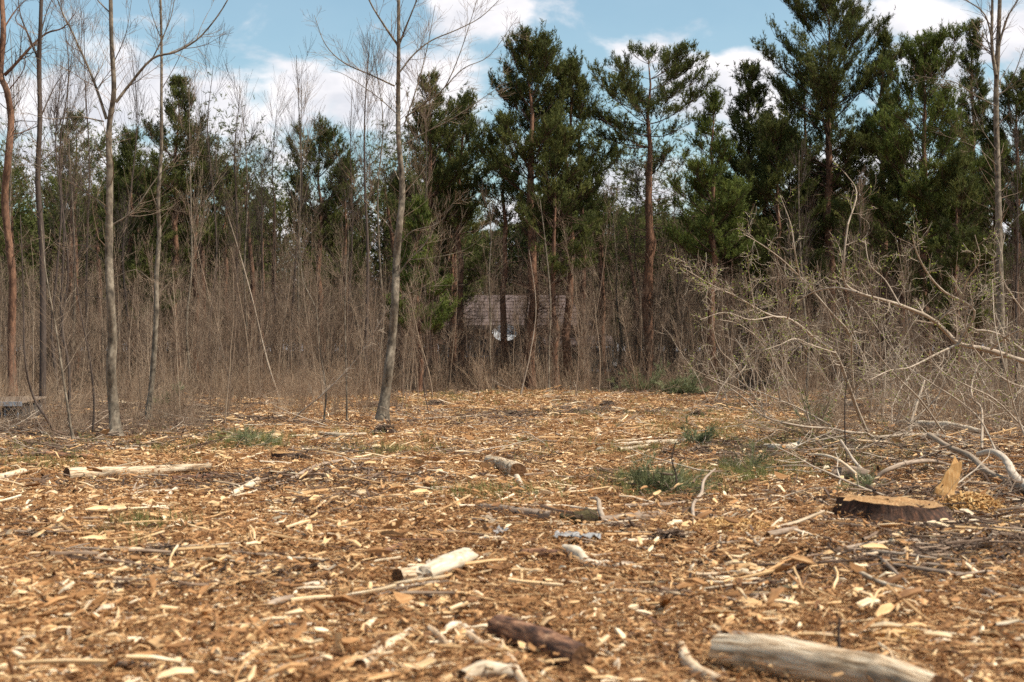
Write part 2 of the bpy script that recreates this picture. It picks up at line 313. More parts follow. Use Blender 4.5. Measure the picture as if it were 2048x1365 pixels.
def clump(seed, n_sh, n_st, n_fine, R_=.34, cream=.25, big=1.):
    rs = RS(seed); tb = TB()
    for _ in range(n_fine):
        p = rs.normal(0, R_*.55, 2); strand(rs, rs.uniform(.03, .12), rs.uniform(.0012, .0028), (*p, rs.uniform(.0, .024)), rs.beta(2, 2.6)*.85, tb, 3, 4)
    for _ in range(n_sh):
        p = rs.normal(0, R_*.55, 2); tone = rs.uniform(.7, 1) if rs.rand() < cream else rs.beta(2.2, 2.4)*.75
        L_ = rs.uniform(.016, .06)*big*(1.9 if rs.rand() < .16 else 1); shard(rs, L_, L_*rs.uniform(.12, .40), rs.uniform(.003, .010), np.array([*p, rs.uniform(.002, .024)]), tone, tb)
    for _ in range(n_st):
        p = rs.normal(0, R_*.5, 2); tone = rs.uniform(.5, .95)
        strand(rs, rs.uniform(.08, .26)*big, rs.uniform(.003, .008), (*p, rs.uniform(.008, .03)), tone, tb, 5, 5, bend=.12)
    return tb.mesh('litter_clump', smooth=False)
def field(n, ylo, yhi, seed, wmul=.40, pw=1.):
    rs = RS(seed); yy = ylo+(yhi-ylo)*rs.rand(n)**pw; xx = (rs.rand(n)*2-1)*(yy*wmul+1.2); return xx, yy, rs
LAIN = []            # where logs, stumps and branches lie: nothing coarse is heaped on them
def clear(x, y, pad):
    A = np.array(LAIN); k = np.ones(len(x), bool)
    for q in range(0, len(x), 400):
        d = np.hypot(x[q:q+400, None]-A[None, :, 0], y[q:q+400, None]-A[None, :, 1])-A[None, :, 2]; k[q:q+400] = d.min(1) > pad
    return k
def lay(name, n, ylo, yhi, seed, variants, mat, label, want, sc=(.8, 1.25), pw=1., lift=0, tilt=.09, pad=0):
    x, y, rs = field(n, ylo, yhi, seed, pw=pw); z = zone(x, y); k = want(z, rs.rand(n))
    if pad: k &= clear(x, y, pad)
    x, y = x[k], y[k]; n = len(x)
    P = np.stack([x, y, gz(x, y)+lift-.014], 1); rot = np.stack([rs.normal(0, tilt, n), rs.normal(0, tilt, n), rs.uniform(0, 6.283, n)], 1)
    return scatter(name, P, rot, rs.uniform(sc[0], sc[1], n), variants, mat, label)
# ------------------------------------------------------------------ growth of bare wood
def unit(v): return v/(np.linalg.norm(v)+1e-9)
def grow(tb, rs, p, d, L_, r, lvl, up=.12, wig=.16, kids=6, ang=(.5, .95), k=4, n=6, tips=None, short=(.35, .62), minr=.0022, tone=None, t0=.25):
    P = [np.array(p, float)]; d = unit(np.array(d, float)); D = [d]
    for _ in range(n-1):
        d = unit(d+rs.normal(0, wig, 3)+np.array([0, 0, up])); P.append(P[-1]+d*L_/(n-1)); D.append(d)
    R_ = np.maximum(r*np.linspace(1, .28, n), minr)
    tn = rs.uniform(.2, .9) if tone is None else np.clip(tone+rs.normal(0, .12), 0, 1)
    tb.add(P, R_, k, tn)
    if tips is not None and lvl <= 1: tips.append((P[-1], d))
    if lvl > 0: sprout(tb, rs, P, R_, L_, lvl, up, wig, kids, ang, tips, short, minr, tone, t0, k, n)
    return P
def sprout(tb, rs, P, R_, L_, lvl, up=.12, wig=.16, kids=6, ang=(.5, .95), tips=None, short=(.35, .62), minr=.0022, tone=None, t0=.25, k=4, n=6):
    P = np.asarray(P); m_ = len(P)-1
    for t in np.sort(rs.uniform(t0, .97, kids)):
        f = t*m_; q = min(int(f), m_-1); p = P[q]+(P[q+1]-P[q])*(f-q); dd = unit(P[q+1]-P[q]); rr = R_[q]+(R_[q+1]-R_[q])*(f-q)
        s_ = unit(np.cross(dd, rs.normal(0, 1, 3))); a = rs.uniform(*ang); nd = dd*math.cos(a)+s_*math.sin(a)
        ll = L_*rs.uniform(*short)*(1.1-.55*t)
        grow(tb, rs, p, nd, ll, max(rr*rs.uniform(.4, .65), minr), lvl-1, up, wig, max(2, int(kids*.7)), ang, 3 if lvl <= 2 else k, max(4, n-1), tips, short, minr, tone, .15)
def smooth(P, per=4):
    P = np.asarray(P, float); Q = np.vstack([2*P[0]-P[1], P, 2*P[-1]-P[-2]]); out = []
    for q in range(1, len(Q)-2):
        for t in np.arange(per)/per:
            a, b_, c, d = Q[q-1], Q[q], Q[q+1], Q[q+2]
            out.append(.5*((2*b_)+(-a+c)*t+(2*a-5*b_+4*c-d)*t*t+(-a+3*b_-3*c+d)*t**3))
    out.append(Q[-2]); return np.array(out)
def knobbly(P, R_, rs, amt=.12):
    R_ = R_*(1+rs.normal(0, amt, len(R_))*.5); return R_
def pline(pts, Y0, Y1=None, rs=None, wob=0):
    n = len(pts); Y1 = Y0 if Y1 is None else Y1
    return smooth([W(a, b_, Y0+(Y1-Y0)*q/(n-1)+(rs.normal(0, wob) if rs and q else 0)) for q, (a, b_) in enumerate(pts)])
def near_z(p): return float(gz(p[0], p[1]))
def bare_tree(label, trunk, Y, r0, r1, limbs, seed, bark='bark', name='bare_tree', cat='tree', twigs=60, group=None, twl=1.1, lvl=2, tmin=.35, twm='twig', tsides=12, twang=(.5, 1.0), up=.12, per=.3):
    rs = RS(seed); P = pline(trunk, Y, rs=rs, wob=Y*.003); r0 *= .88
    base = np.array([P[0][0], Y, near_z((P[0][0], Y))-.06]); P[0] = base
    root = empty(name, base, label, cat, group)
    R_ = np.interp(np.linspace(0, 1, len(P)), [0, .012, .05, .5, 1], [r0*1.75, r0*1.2, r0*.95, (r0+r1)*.46, r1*.8]); R_ = knobbly(P, R_, rs, .06)
    tb = TB(); tb.add(P, R_, tsides, .6); tb.build('trunk', M[bark], root)
    crown = TB()
    sprout(crown, rs, P, R_*.3, twl, lvl-1, up, .14, int(twigs*.8), (.6, 1.2), short=(.4, 1.1), minr=.0020, t0=tmin, k=3, n=6)
    for lb in limbs:
        pts, ra, rb = lb[:3]; yo = lb[3] if len(lb) > 3 else rs.uniform(-1, 1)*.4
        Q = pline(pts, Y, Y+yo, rs, .03); a = np.linspace(ra*.78, rb*.7, len(Q))
        t = TB(); t.add(Q, a, 6, .6); t.build('limb', M[bark], root)
        LL = np.linalg.norm(Q[-1]-Q[0]); kd = int(4+LL*4)
        sprout(crown, rs, Q, a*.8, min(1.15, LL*.5), 2 if LL > 1 else 1, up, .12, kd, twang, short=(.35, .9), minr=.0018, t0=.12, k=3, n=6)
    crown.build('twigs', M[twm], root)
    return root
# hand-placed trees ----------------------------------------------------------
bare_tree('tall grey-barked bare tree forking high up, standing alone at the left front of the wood', [(233,878),(226,800),(222,740),(225,680),(221,600),(218,520),(218,450),(219,350),(217,290),(219,240),(227,180),(222,80),(219,-60),(215,-190)], 21.6, .098, .03,
 [([(231,205),(256,172),(304,117),(352,103),(403,70),(454,0),(470,-60)], .032, .009), ([(304,117),(322,80),(344,22),(350,-50)], .014, .005), ([(212,238),(198,194),(176,136),(139,55),(121,18),(90,-70)], .032, .008),
  ([(223,451),(267,421),(311,359),(359,308),(410,271)], .017, .005), ([(211,418),(183,392),(139,363),(73,330),(0,297)], .015, .005), ([(207,243),(157,234),(100,238),(50,225)], .014, .005),
  ([(221,560),(270,540),(310,560),(350,520)], .009, .003), ([(214,530),(170,490),(130,500),(90,470)], .009, .003), ([(216,600),(160,590),(105,592)], .009, .003), ([(219,25),(190,-5),(160,-50)], .014, .006), ([(232,690),(243,640),(240,600)], .012, .004), ([(224,130),(250,70),(262,0)], .012, .004)], 11, twigs=40, twl=1.0)
bare_tree('slender leaning bare tree in the middle, trunk curving up past the top of the picture', [(764,838),(772,780),(777,740),(784,680),(790,600),(793,520),(799,450),(804,400),(803,350),(797,280),(796,200),(797,100),(797,0),(799,-170)], 26.6, .115, .03,
 [([(797,92),(771,55),(738,0),(725,-50)], .03, .012), ([(797,92),(811,55),(833,0),(850,-50)], .026, .01), ([(800,143),(826,110),(862,81),(914,59),(960,35),(998,0)], .022, .008), ([(789,172),(742,150),(687,125),(650,88),(628,30)], .022, .006),
  ([(807,253),(833,176),(855,92),(870,10)], .018, .006), ([(810,235),(850,205),(888,176),(921,103),(954,0)], .022, .007), ([(888,176),(928,136),(980,110),(1035,33)], .014, .005), ([(806,290),(850,265),(900,240),(960,200),(1010,165)], .016, .005),
  ([(801,487),(826,462),(877,447),(903,410),(914,392)], .016, .005), ([(794,476),(767,440),(723,396),(700,370)], .014, .005), ([(793,556),(818,520),(848,490),(870,450),(880,420)], .02, .007), ([(818,520),(870,515),(930,500),(970,470)], .01, .004),
  ([(796,600),(850,575),(930,570)], .009, .003), ([(782,690),(786,640),(765,600)], .012, .005), ([(796,230),(750,190),(690,150),(660,140)], .012, .004)], 12, twigs=42, twl=1.15)
bare_tree('bare tree with red spring buds at the right edge, two stems above a straight trunk', [(2012,815),(2006,730),(2002,650),(1999,500),(1996,350),(1993,200),(1997,100),(2001,0),(2003,-120)], 33, .125, .045,
 [([(1993,150),(1985,90),(1986,0),(1984,-100)], .06, .03), ([(2000,88),(2015,37),(2037,0),(2060,-30)], .035, .012), ([(1987,88),(1971,29),(1934,0),(1900,-20)], .03, .01), ([(1992,212),(1952,190),(1912,165),(1870,157),(1830,150)], .02, .006),
  ([(1992,300),(1960,250),(1935,190),(1880,160)], .015, .005), ([(1998,190),(2020,170),(2048,100),(2060,70)], .02, .008), ([(1994,330),(1960,300),(1930,285),(1870,265)], .014, .005), ([(2000,400),(2030,340),(2055,300)], .012, .005), ([(2000,480),(2040,430),(2070,420)], .012, .004)], 13, twigs=50, twl=1.3)
bare_tree('old pine trunk with flaking orange bark and twisted upper boughs on the left edge', [(26,800),(23,680),(25,560),(19,500),(9,400),(17,300),(21,240),(13,183),(0,146),(5,70),(2,0),(-10,-120)], 34, .115, .075,
 [([(8,150),(26,132),(62,92),(92,66),(125,55),(150,25)], .06, .012), ([(62,92),(50,60),(30,40),(40,10)], .025, .008), ([(14,183),(40,150),(50,125),(45,115)], .02, .008), ([(18,270),(50,262),(80,240)], .02, .006), ([(4,60),(30,20),(60,-10)], .03, .01), ([(20,520),(40,500),(62,490)], .02, .006)],
 14, bark='pine_bark', name='pine_tree', twigs=46, twl=1.0, tmin=.45, twm='bark_dark')
bare_tree('dark straight trunk just right of the orange-barked trunk at the left edge', [(84,868),(86,700),(84,500),(75,366),(79,238),(77,125),(80,40),(82,-60),(80,-130)], 30, .085, .04,
 [([(77,125),(60,80),(40,30),(33,-20)], .028, .01), ([(79,75),(90,30),(110,-20)], .02, .008), ([(79,238),(110,170),(150,120)], .02, .006), ([(79,250),(45,265),(28,272)], .014, .004), ([(77,330),(120,290),(170,255)], .014, .004)], 15, bark='bark_dark', twigs=60, twl=1.3, tmin=.3)
bare_tree('thin straight grey-brown tree right of the tall forked tree', [(297,828),(305,750),(312,640),(313,550),(318,470),(316,400),(322,300),(322,200),(322,80),(318,-50),(316,-120)], 28.5, .07, .022,
 [([(322,80),(305,35),(290,-20)], .014, .005), ([(322,85),(336,40),(345,-20)], .014, .005), ([(319,480),(345,440),(375,400)], .013, .004), ([(322,180),(355,120),(380,60)], .012, .004)], 16, twigs=50, twl=1.2)
lean = [([(118,882),(96,842),(66,792),(50,720),(47,620),(44,520),(40,430)], 21.5, .028, 'bark_dark', 'dark crooked sapling leaning left, its foot by the orange log'),
 ([(150,905),(141,850),(127,760),(112,660),(99,590),(88,520),(82,450)], 19.6, .024, 'bark', 'pale sapling leaning left with a crooked foot, beside the long peeled log'),
 ([(138,850),(138,740),(124,650),(136,560),(132,480),(122,400)], 25.5, .035, 'bark_dark', 'dark kinked stem between the pale leaning sapling and the forked tree'),
 ([(186,870),(188,800),(180,720),(164,640),(152,560),(146,450)], 22.4, .022, 'bark_dark', 'dark thin sapling just left of the tall forked tree'),
 ([(648,842),(652,780),(640,700),(632,620),(606,560),(600,480)], 27, .02, 'bark', 'grey crooked sapling left of the slender leaning tree'),
 ([(694,838),(692,720),(690,600),(697,480),(690,380)], 27.2, .018, 'bark', 'grey upright sapling nearest to the slender leaning tree on its left'),
 ([(560,800),(540,740),(524,680),(505,600),(480,510),(455,430)], 38, .032, 'twig_pale', 'long pale sapling arching left in the thicket'),
 ([(1040,795),(1062,700),(1072,610),(1058,500)], 40, .025, 'twig_pale', 'pale thin sapling in front of the hidden house'),
 ([(1098,788),(1098,700),(1101,600),(1090,480),(1080,400)], 43, .045, 'bark', 'orange-grey bare stem right of the hidden house front')]
for q, (pts, Y_, r_, bk, lab) in enumerate(lean):
    bare_tree(lab, pts, Y_, r_, r_*.3, [], 30+q, bark=bk, name='bare_sapling', cat='sapling', twigs=34, twl=.9 if Y_ < 30 else 1.3, tmin=.25, tsides=7, twm='twig')
# bare trees standing against the sky
NEAR = 'leafless tree in the thicket, '
sky_trees = [(30,60,44,.05,'between the orange-barked trunk and the left edge'),(112,150,38,.04,'its twigs crossing the thin ragged dark pine'),(118,-20,44,.045,'rising past the top left of the ragged dark pine'),(145,70,46,.045,'midway between dark straight trunk and forked tree'),(175,20,48,.05,'close on the left of the tall forked tree'),
 (255,90,47,.045,'just right of the tall forked tree'),(385,160,45,.04,'right of the pointed tallest pine of the left half'),(428,130,46,.04,'first one right of the pointed pine against clear sky'),(470,190,50,.07,'many-forked crown low against white cloud'),(492,170,48,.045,'beside the many-forked one, straighter and taller'),
 (548,220,52,.05,'over the small distant pine in the gap'),(590,110,50,.05,'tall, straight, left of the round-topped dark pine'),(606,180,47,.04,'shorter neighbour of the tall one by the round-topped pine'),(700,190,48,.04,'behind the left boughs of the slender leaning tree'),(728,70,42,.06,'twiggy, close left of the slender leaning tree'),
 (764,110,46,.045,'almost touching the slender leaning tree on its left'),(850,150,44,.035,'in front of the ragged-topped pine'),(1052,330,50,.045,'in front of the big central pine'),(1240,360,55,.05,'in the sky gap left of the umbrella-topped pine'),(1272,330,52,.045,'close to the trunk of the umbrella-topped pine'),
 (1345,360,50,.04,'right of the trunk of the umbrella-topped pine'),(1610,300,38,.04,'pale, in front of the left shoulder of the tallest pine'),(1720,380,40,.04,'pale, under the right side of the tallest pine'),(2030,260,36,.035,'right of the trunk with red buds'),(985,400,46,.04,'left of the hidden house'),(520,320,50,.05,'under the gap of sky in the left half')]
for q, (px, top, Y_, r_, wh) in enumerate(sky_trees):
    rs = RS(300+q); b0 = HY+FOC*CAMH/Y_; jit = lambda s_: rs.normal(0, s_)
    zt = CAMH+(HY-top)*Y_/FOC; hgt = zt
    pts = [(px+jit(8), b0)]+[(px+jit(5)+(q % 3-1)*f*8, b0+(top-b0)*f) for f in (.2, .4, .6, .8, 1)]
    P = pline(pts, Y_); P[0][2] = near_z(P[0])-.05
    root = empty('bare_tree', P[0], NEAR+wh, 'tree', 'leafless trees standing up out of the thicket')
    R_ = np.linspace(r_*1.1, .008, len(P)); t = TB(); t.add(P, R_, 6, rs.uniform(.2, .8)); t.build('trunk', M['bark_dark' if q % 3 else 'bark'], root)
    c = TB(); sprout(c, rs, P, R_*.55, hgt*.25, 2, .14, .11, 20, (.3, .62), short=(.45, 1.0), minr=.0034, t0=.35, k=3, n=6); c.build('crown', M['bark_dark' if q % 2 else 'twig'], root)

# ------------------------------------------------------------------ pines
def needle_tufts(pos, dr, rs, n=13, ln=.12, axis_l=.2, wd=.017, tone=None):
    pos = np.asarray(pos); dr = np.asarray(dr); dr = dr/(np.linalg.norm(dr, axis=1, keepdims=True)+1e-9); Mn = len(pos)
    ref = rs.normal(0, 1, (Mn, 3)); u = np.cross(dr, ref); u /= np.linalg.norm(u, axis=1, keepdims=True)+1e-9; v = np.cross(dr, u)
    t = rs.rand(Mn, n)*axis_l; a = rs.uniform(0, 6.283, (Mn, n)); el = rs.uniform(.35, .95, (Mn, n))
    side = u[:, None]*np.cos(a)[..., None]+v[:, None]*np.sin(a)[..., None]
    nd = dr[:, None]*np.cos(el)[..., None]+side*np.sin(el)[..., None]
    p = pos[:, None]+dr[:, None]*t[..., None]; l_ = ln*rs.uniform(.7, 1.2, (Mn, n, 1))
    wv = np.cross(nd, rs.normal(0, 1, (Mn, n, 3))); wv /= np.linalg.norm(wv, axis=2, keepdims=True)+1e-9
    V = np.stack([p+wv*wd/2, p-wv*wd/2, p+nd*l_], 2).reshape(-1, 3)
    F = np.arange(len(V)).reshape(-1, 3)
    T = rs.rand(Mn)*.75+.12 if tone is None else tone
    return V, F, np.repeat(T, n*3)
prof = {'round': lambda t: .78+.22*t/.3 if t < .3 else max(.16, 1-((t-.3)/.7)**1.6*.84),
        'cone': lambda t: max(.12, 1.05-t*.93), 'umbrella': lambda t: 1.15 if t < .45 else max(.22, 1.15-((t-.45)/.55)**1.2),
        'narrow': lambda t: max(.2, 1-t**2*.85), 'open': lambda t: (.9+.25*math.sin(t*17))*(1 if t < .55 else max(.2, 1-((t-.55)/.45)**1.3))}
def pine(px, top, hw, cbot, Y_, style, seed, label, dens=1., mat='needles', dead=1., r0=None, orange=True, lean=0., name='pine_tree', up0=.1):
    rs = RS(seed); s_ = Y_/FOC; Ht = CAMH+(HY-top)*s_; zb = CAMH+(HY-cbot)*s_; wd = hw*s_*1.16; zb = zb-.07*(Ht-zb)-.25; bx = (px-1024)*s_
    base = np.array([bx+lean, Y_, 0]); base[2] = near_z(base)-.08
    root = empty(name, base, label, 'pine tree', None)
    n = 12; P = np.array([[bx+lean*(1-f)+rs.normal(0, .05)*(f > 0), Y_+rs.normal(0, .05)*(f > 0), base[2]+(Ht-base[2])*f] for f in np.linspace(0, 1, n)])
    r0 = r0 or max(.07, Ht*.0145); R_ = r0*np.interp(np.linspace(0, 1, n), [0, .05, .6, 1], [1.25, 1, .6, .06])
    tb = TB(); tb.add(P, R_, 9, .65 if orange else .2); tb.build('trunk', M['pine_bark'], root)
    at = lambda z: np.array([np.interp(z, P[:, 2], P[:, k]) for k in (0, 1)]+[z])
    rz = lambda z: np.interp(z, P[:, 2], R_)
    bw = TB(); sp = []; sd = []; tn = []; z = zb; CL = Ht-zb
    while z < Ht-.15:
        t = (z-zb)/CL; nb = rs.randint(4, 7); sect = rs.uniform(.75, 1.12)
        for _ in range(nb):
            a = rs.uniform(0, 6.283); L_ = wd*prof[style](t)*rs.uniform(.55, 1.15)*sect
            el = up0+.25+.75*t**1.5 if style != 'umbrella' else -.08+.5*t
            d = np.array([math.cos(a)*math.cos(el), math.sin(a)*math.cos(el), math.sin(el)])
            p = at(z); Q = [p]; nn = 6
            for q in range(nn-1):
                d = unit(d+rs.normal(0, .1, 3)+np.array([0, 0, .09])); Q.append(Q[-1]+d*L_/(nn-1))
            Q = np.array(Q); RR = np.linspace(max(.012, rz(z)*.28), .006, nn); bw.add(Q, RR, 4, rs.uniform(.2, .6))
            nb2 = max(4, int(L_*9.5*dens)); btone = rs.uniform(-.2, .2); hz_ = unit(np.cross(unit(Q[-1]-Q[0]), (0, 0, 1)))
            for f in .28+.72*rs.rand(nb2)**.75:
                x = f*(nn-1); q = min(int(x), nn-2); pp = Q[q]+(Q[q+1]-Q[q])*(x-q); dd = unit(Q[q+1]-Q[q])
                sd_ = unit(hz_*rs.choice([-1, 1])+rs.normal(0, .22, 3)); d2 = unit(dd*.75+sd_*rs.uniform(.3, 1)+np.array([0, 0, .12+.2*t])); l2 = rs.uniform(.25, .75)*min(1, .5+L_*.25)
                bw.add([pp, pp+d2*l2*.5+np.array([0, 0, .02]), pp+unit(d2+np.array([0, 0, .3]))*l2], [.008, .006, .004], 3, .4)
                m_ = rs.randint(4, 8); e = pp+unit(d2+np.array([0, 0, .3]))*l2; ct = np.clip(rs.uniform(.25, .75)+btone, 0, 1)
                for _k in range(m_):
                    g = rs.uniform(.3, 1.05); sp.append(pp+(e-pp)*g+rs.normal(0, 1, 3)*np.array([.06, .06, .035])); sd.append(unit(d2*.7+np.array([0, 0, .75])+rs.normal(0, .3, 3))); tn.append(np.clip(ct+rs.uniform(-.22, .22), 0, 1))
        z += rs.uniform(.36, .58)*(1 if t < .75 else .7)*(1 if dens >= .8 else 1.25)
    # top leader shoots
    for _ in range(14): sp.append(at(Ht-rs.uniform(0, .5))+rs.normal(0, .06, 3)); sd.append(np.array([rs.normal(0, .3), rs.normal(0, .3), 1])); tn.append(.6)
    # dead boughs below the crown
    nd = int(34*dead); dw = TB()
    for _ in range(nd):
        z = rs.uniform(base[2]+1.2, zb+CL*.15); a = rs.uniform(0, 6.283); L_ = min(wd*.95, 2.6)*rs.uniform(.4, 1)*(.5+.5*(z/(zb+.1)))
        grow(dw, rs, at(z), (math.cos(a), math.sin(a), rs.uniform(-.15, .25)), L_, rs.uniform(.01, .02), 2, .02, .16, 4, (.5, 1.1), 3, 5, None, (.35, .7), .0045)
    bw.build('branches', M['pine_wood'], root)
    if nd: dw.build('dead_branches', M['pine_wood'], root)
    V, F_, T = needle_tufts(sp, sd, rs, n=9, tone=np.array(tn), ln=.13, axis_l=.2, wd=.026)
    c = TB(); c.raw(V, F_, T); c.build('crown', M[mat], root, smooth=False)
    return len(sp)
PN = [
 (352,172,100,400,50,'cone','pine with a pointed bushy top, tallest in the left half of the wood',1.05,'needles'),
 (390,300,100,520,51,'round','broad bushy pine below and right of the tallest pine of the left half',1,'needles'),
 (262,270,68,560,52,'round','dense dark pine directly behind the tall forked bare tree',1.1,'needles'),
 (150,236,62,430,58,'open','thin ragged dark pine between the left edge and the forked tree',.6,'needles'),
 (305,400,70,640,49,'round','low shaded pine under the tallest pine of the left half',1,'needles'),
 (452,350,42,480,60,'round','small dark pine beside a gap of sky in the left half',1,'needles'),
 (640,272,88,470,54,'round','round-topped dark pine standing left of the slender leaning tree',1.15,'needles'),
 (690,330,52,560,55,'round','lower dark pine behind the twigs just left of the slender leaning tree',1.05,'needles'),
 (858,160,98,420,50,'cone','ragged-topped pine just right of the slender leaning tree',1.15,'needles'),
 (922,215,86,440,51,'round','pine with a double top between the leaning tree and the big central pine',1.1,'needles'),
 (905,380,90,600,53,'round','low dark pine filling the gap under the double-topped pine',.9,'needles'),
 (838,425,66,650,43,'cone','young bright green pine beside the slender leaning tree, branches down to the brush',1.1,'needles_bright'),
 (1062,103,138,420,48,'round','big central pine with a dense crown and dead reddish boughs beneath',1.25,'needles'),
 (1138,142,104,470,49,'round','right-hand leader of the big central pine pair, wide low boughs',1.1,'needles'),
 (1008,250,52,430,50,'round','pine shoulder crowded against the left of the big central pine',1,'needles'),
 (1110,330,105,540,47,'round','shaded wide-spreading pine under the big central pine pair',.7,'needles'),
 (1296,108,112,270,50,'umbrella','airy umbrella-topped pine standing clear with sky all round its crown',.95,'needles'),
 (1302,320,95,400,52,'open','sparse pine with thin flat layers below the umbrella-topped pine',.38,'needles'),
 (1425,195,98,500,48,'cone','young pointed pine with a straight orange trunk right of the umbrella-topped pine',1.15,'needles_bright'),
 (1500,150,92,520,53,'round','pine between the young pointed pine and the tallest pine',1.1,'needles'),
 (1555,270,120,590,50,'round','low dark pine at the left foot of the tallest pine',1,'needles'),
 (1660,-4,176,340,52,'round','tallest pine, a broad rounded crown reaching the top of the picture',1.15,'needles'),
 (1610,150,95,430,54,'open','open-boughed pine showing sky behind, left shoulder of the tallest pine',.75,'needles'),
 (1765,78,88,380,52,'cone','pine with a pointed top close on the right of the tallest pine',1.05,'needles'),
 (1850,102,160,470,47,'round','yellow-green round-crowned pine left of the trunk with red buds',1.3,'needles_bright'),
 (1800,300,115,590,48,'round','shaded pine below the yellow-green round-crowned pine',.8,'needles'),
 (1948,48,44,380,56,'narrow','narrow dark spire-shaped pine behind the trunk with red buds',1.5,'needles'),
 (1915,330,105,640,45,'round','low bushy pine with heavy drooping pads left of the trunk with red buds',1.2,'needles'),
 (2035,165,100,500,50,'round','pine cut by the right edge of the picture behind the budding trunk',1.1,'needles'),
 (1690,340,85,560,56,'open','shaded far pine under the tallest pine with sky showing through',.6,'needles'),
 (2110,120,90,520,52,'round','pine just beyond the right edge with boughs reaching in',1,'needles'),
 (1620,380,110,600,53,'round','shaded pine low behind the felled boughs, under the tallest pine',.8,'needles'),
 (1990,300,95,600,54,'round','dark pine low behind the trunk with red buds',.9,'needles'),
 (1205,400,40,520,60,'open','small sparse pine in the gap right of the central pines',.7,'needles'),
 (525,388,26,470,70,'round','small distant pine seen in the gap left of the round-topped pine',1,'needles'),
 (-30,330,60,520,48,'open','sparse pine behind the left edge of the picture',.6,'needles'),
]
for q, a in enumerate(PN):
    pine(a[0], a[1], a[2], a[3], a[4], a[5], 500+q, a[6], dens=a[7], mat=a[8], dead=1.6 if q in (12, 13, 15, 17) else 1., orange=True, r0=.2 if q in (12, 16) else None, name='young_pine' if 'young' in a[6] else 'pine_tree')

# ------------------------------------------------------------------ thicket of bare saplings
def sapling_mesh(seed, h, kids=26, lv=2):
    rs = RS(seed); tb = TB(); n = 9; d = np.array([rs.normal(0, .08), rs.normal(0, .08), 1]); P = [np.zeros(3)-np.array([0, 0, .05])]
    for _ in range(n-1): d = unit(d+rs.normal(0, .05, 3)+np.array([0, 0, .06])); P.append(P[-1]+d*h/(n-1))
    R_ = np.linspace(.018, .005, n)*rs.uniform(.7, 1.6); tb.add(P, R_, 5, rs.uniform(.3, .9))
    sprout(tb, rs, P, R_*.6, h*.26, lv, .10, .08, int(kids*.5), (.25, .7), short=(.35, 1.1), minr=.0034, t0=.15, k=3, n=5)
    return tb.mesh('stem')
SAP = [sapling_mesh(700+q, h, kd) for q, (h, kd) in enumerate([(4.2,22),(5,24),(5.6,24),(3.4,20),(6.3,26),(4.6,20),(3,18),(5.2,30),(2.4,18),(6.8,28)])]
for s_ in SAP: s_.materials.append(M['twig'])
rs = RS(77); cnt = 0; SP = []
while cnt < 290:
    Y_ = rs.uniform(37, 47) if rs.rand() < .66 else rs.uniform(24, 37); px = rs.uniform(-20, 2070)
    if 900 < px < 1700 and rs.rand() < .62 or 990 < px < 1032: continue
    if Y_ < 37 and not (px < (820 if Y_ > 28 else 480) or px > 1560): continue
    if 1240 < px < 1400 and Y_ < 43: continue
    x = (px-1024)*Y_/FOC; o = bpy.data.objects.new('bare_sapling', SAP[rs.randint(len(SAP))]); COL.objects.link(o)
    o.location = (x, Y_, float(gz(x, Y_))); o.rotation_euler = (rs.normal(0, .05), rs.normal(0, .07), rs.uniform(0, 6.28)); sc = rs.uniform(.45, .85)*(1 if Y_ > 37 else .62); o.scale = (sc, sc, sc)
    tag(o, 'thin leafless sapling in the dense brown thicket along the edge of the wood', 'sapling', 'bare saplings of the thicket'); cnt += 1
n = 2300; Yy = 42+rs.rand(n)**.8*26; xx = (rs.rand(n)*2-1)*(Yy*.38+2)
def open_view(xx, Yy, keep):      # fewer stems in front of the house
    pp = 1024+xx/Yy*FOC; k = ~((pp > 850) & (pp < 1235) & (rs.rand(len(xx)) > keep)) & ~((pp > 996) & (pp < 1024) & (Yy < 72) & (rs.rand(len(xx)) < .6)); return xx[k], Yy[k], int(k.sum())
xx, Yy, n = open_view(xx, Yy, .5)
pp = 1024+xx/Yy*FOC; k = (Yy > 47) | (pp < 900) | (rs.rand(n) < .3); xx, Yy = xx[k], Yy[k]; n = len(xx)
scatter('thicket', np.stack([xx, Yy, gz(xx, Yy)], 1), np.stack([rs.normal(0, .07, n), rs.normal(0, .07, n), rs.uniform(0, 6.28, n)], 1), rs.uniform(.5, .85, n), SAP, M['twig'], 'dense thicket of bare saplings filling the wood behind the first stems')
def bush_mesh(seed, h, ns=16):
    rs = RS(seed); tb = TB()
    for _ in range(ns):
        a = rs.uniform(0, 6.28); e = rs.uniform(.7, 1.5)
        grow(tb, rs, (rs.normal(0, .12), rs.normal(0, .12), -.03), (math.cos(a)*math.cos(e), math.sin(a)*math.cos(e), math.sin(e)), h*rs.uniform(.5, 1.1), .006, 1, .05, .10, 5, (.25, .8), 3, 6, None, (.3, .6), .0028)
    return tb.mesh('brush')
BR = [bush_mesh(800+q, h) for q, h in enumerate([.5, .8, 1.1, 1.4, .7, 1.8])]
n = 2600; Yy = 32+rs.rand(n)*22; xx = (rs.rand(n)*2-1)*(Yy*.38+2); k = (vn(xx/1.5, Yy/1.5, 33)*.8+vn(xx/5, Yy/5, 34)*.5) > .95-(Yy-40)*.06+.1*np.clip(xx/6, -1, 1); k &= Yy > 36+4*vn(xx/2.5, 0*xx, 35)-3*np.clip(-xx/8, 0, 1); xx, Yy = xx[k], Yy[k]; n = len(xx)
scatter('brushwood', np.stack([xx, Yy, gz(xx, Yy)], 1), np.stack([rs.normal(0, .1, n), rs.normal(0, .1, n), rs.uniform(0, 6.28, n)], 1), rs.uniform(.35, 1.0, n), BR, M['brush'], 'low tan brush and dry stalks along the foot of the thicket')
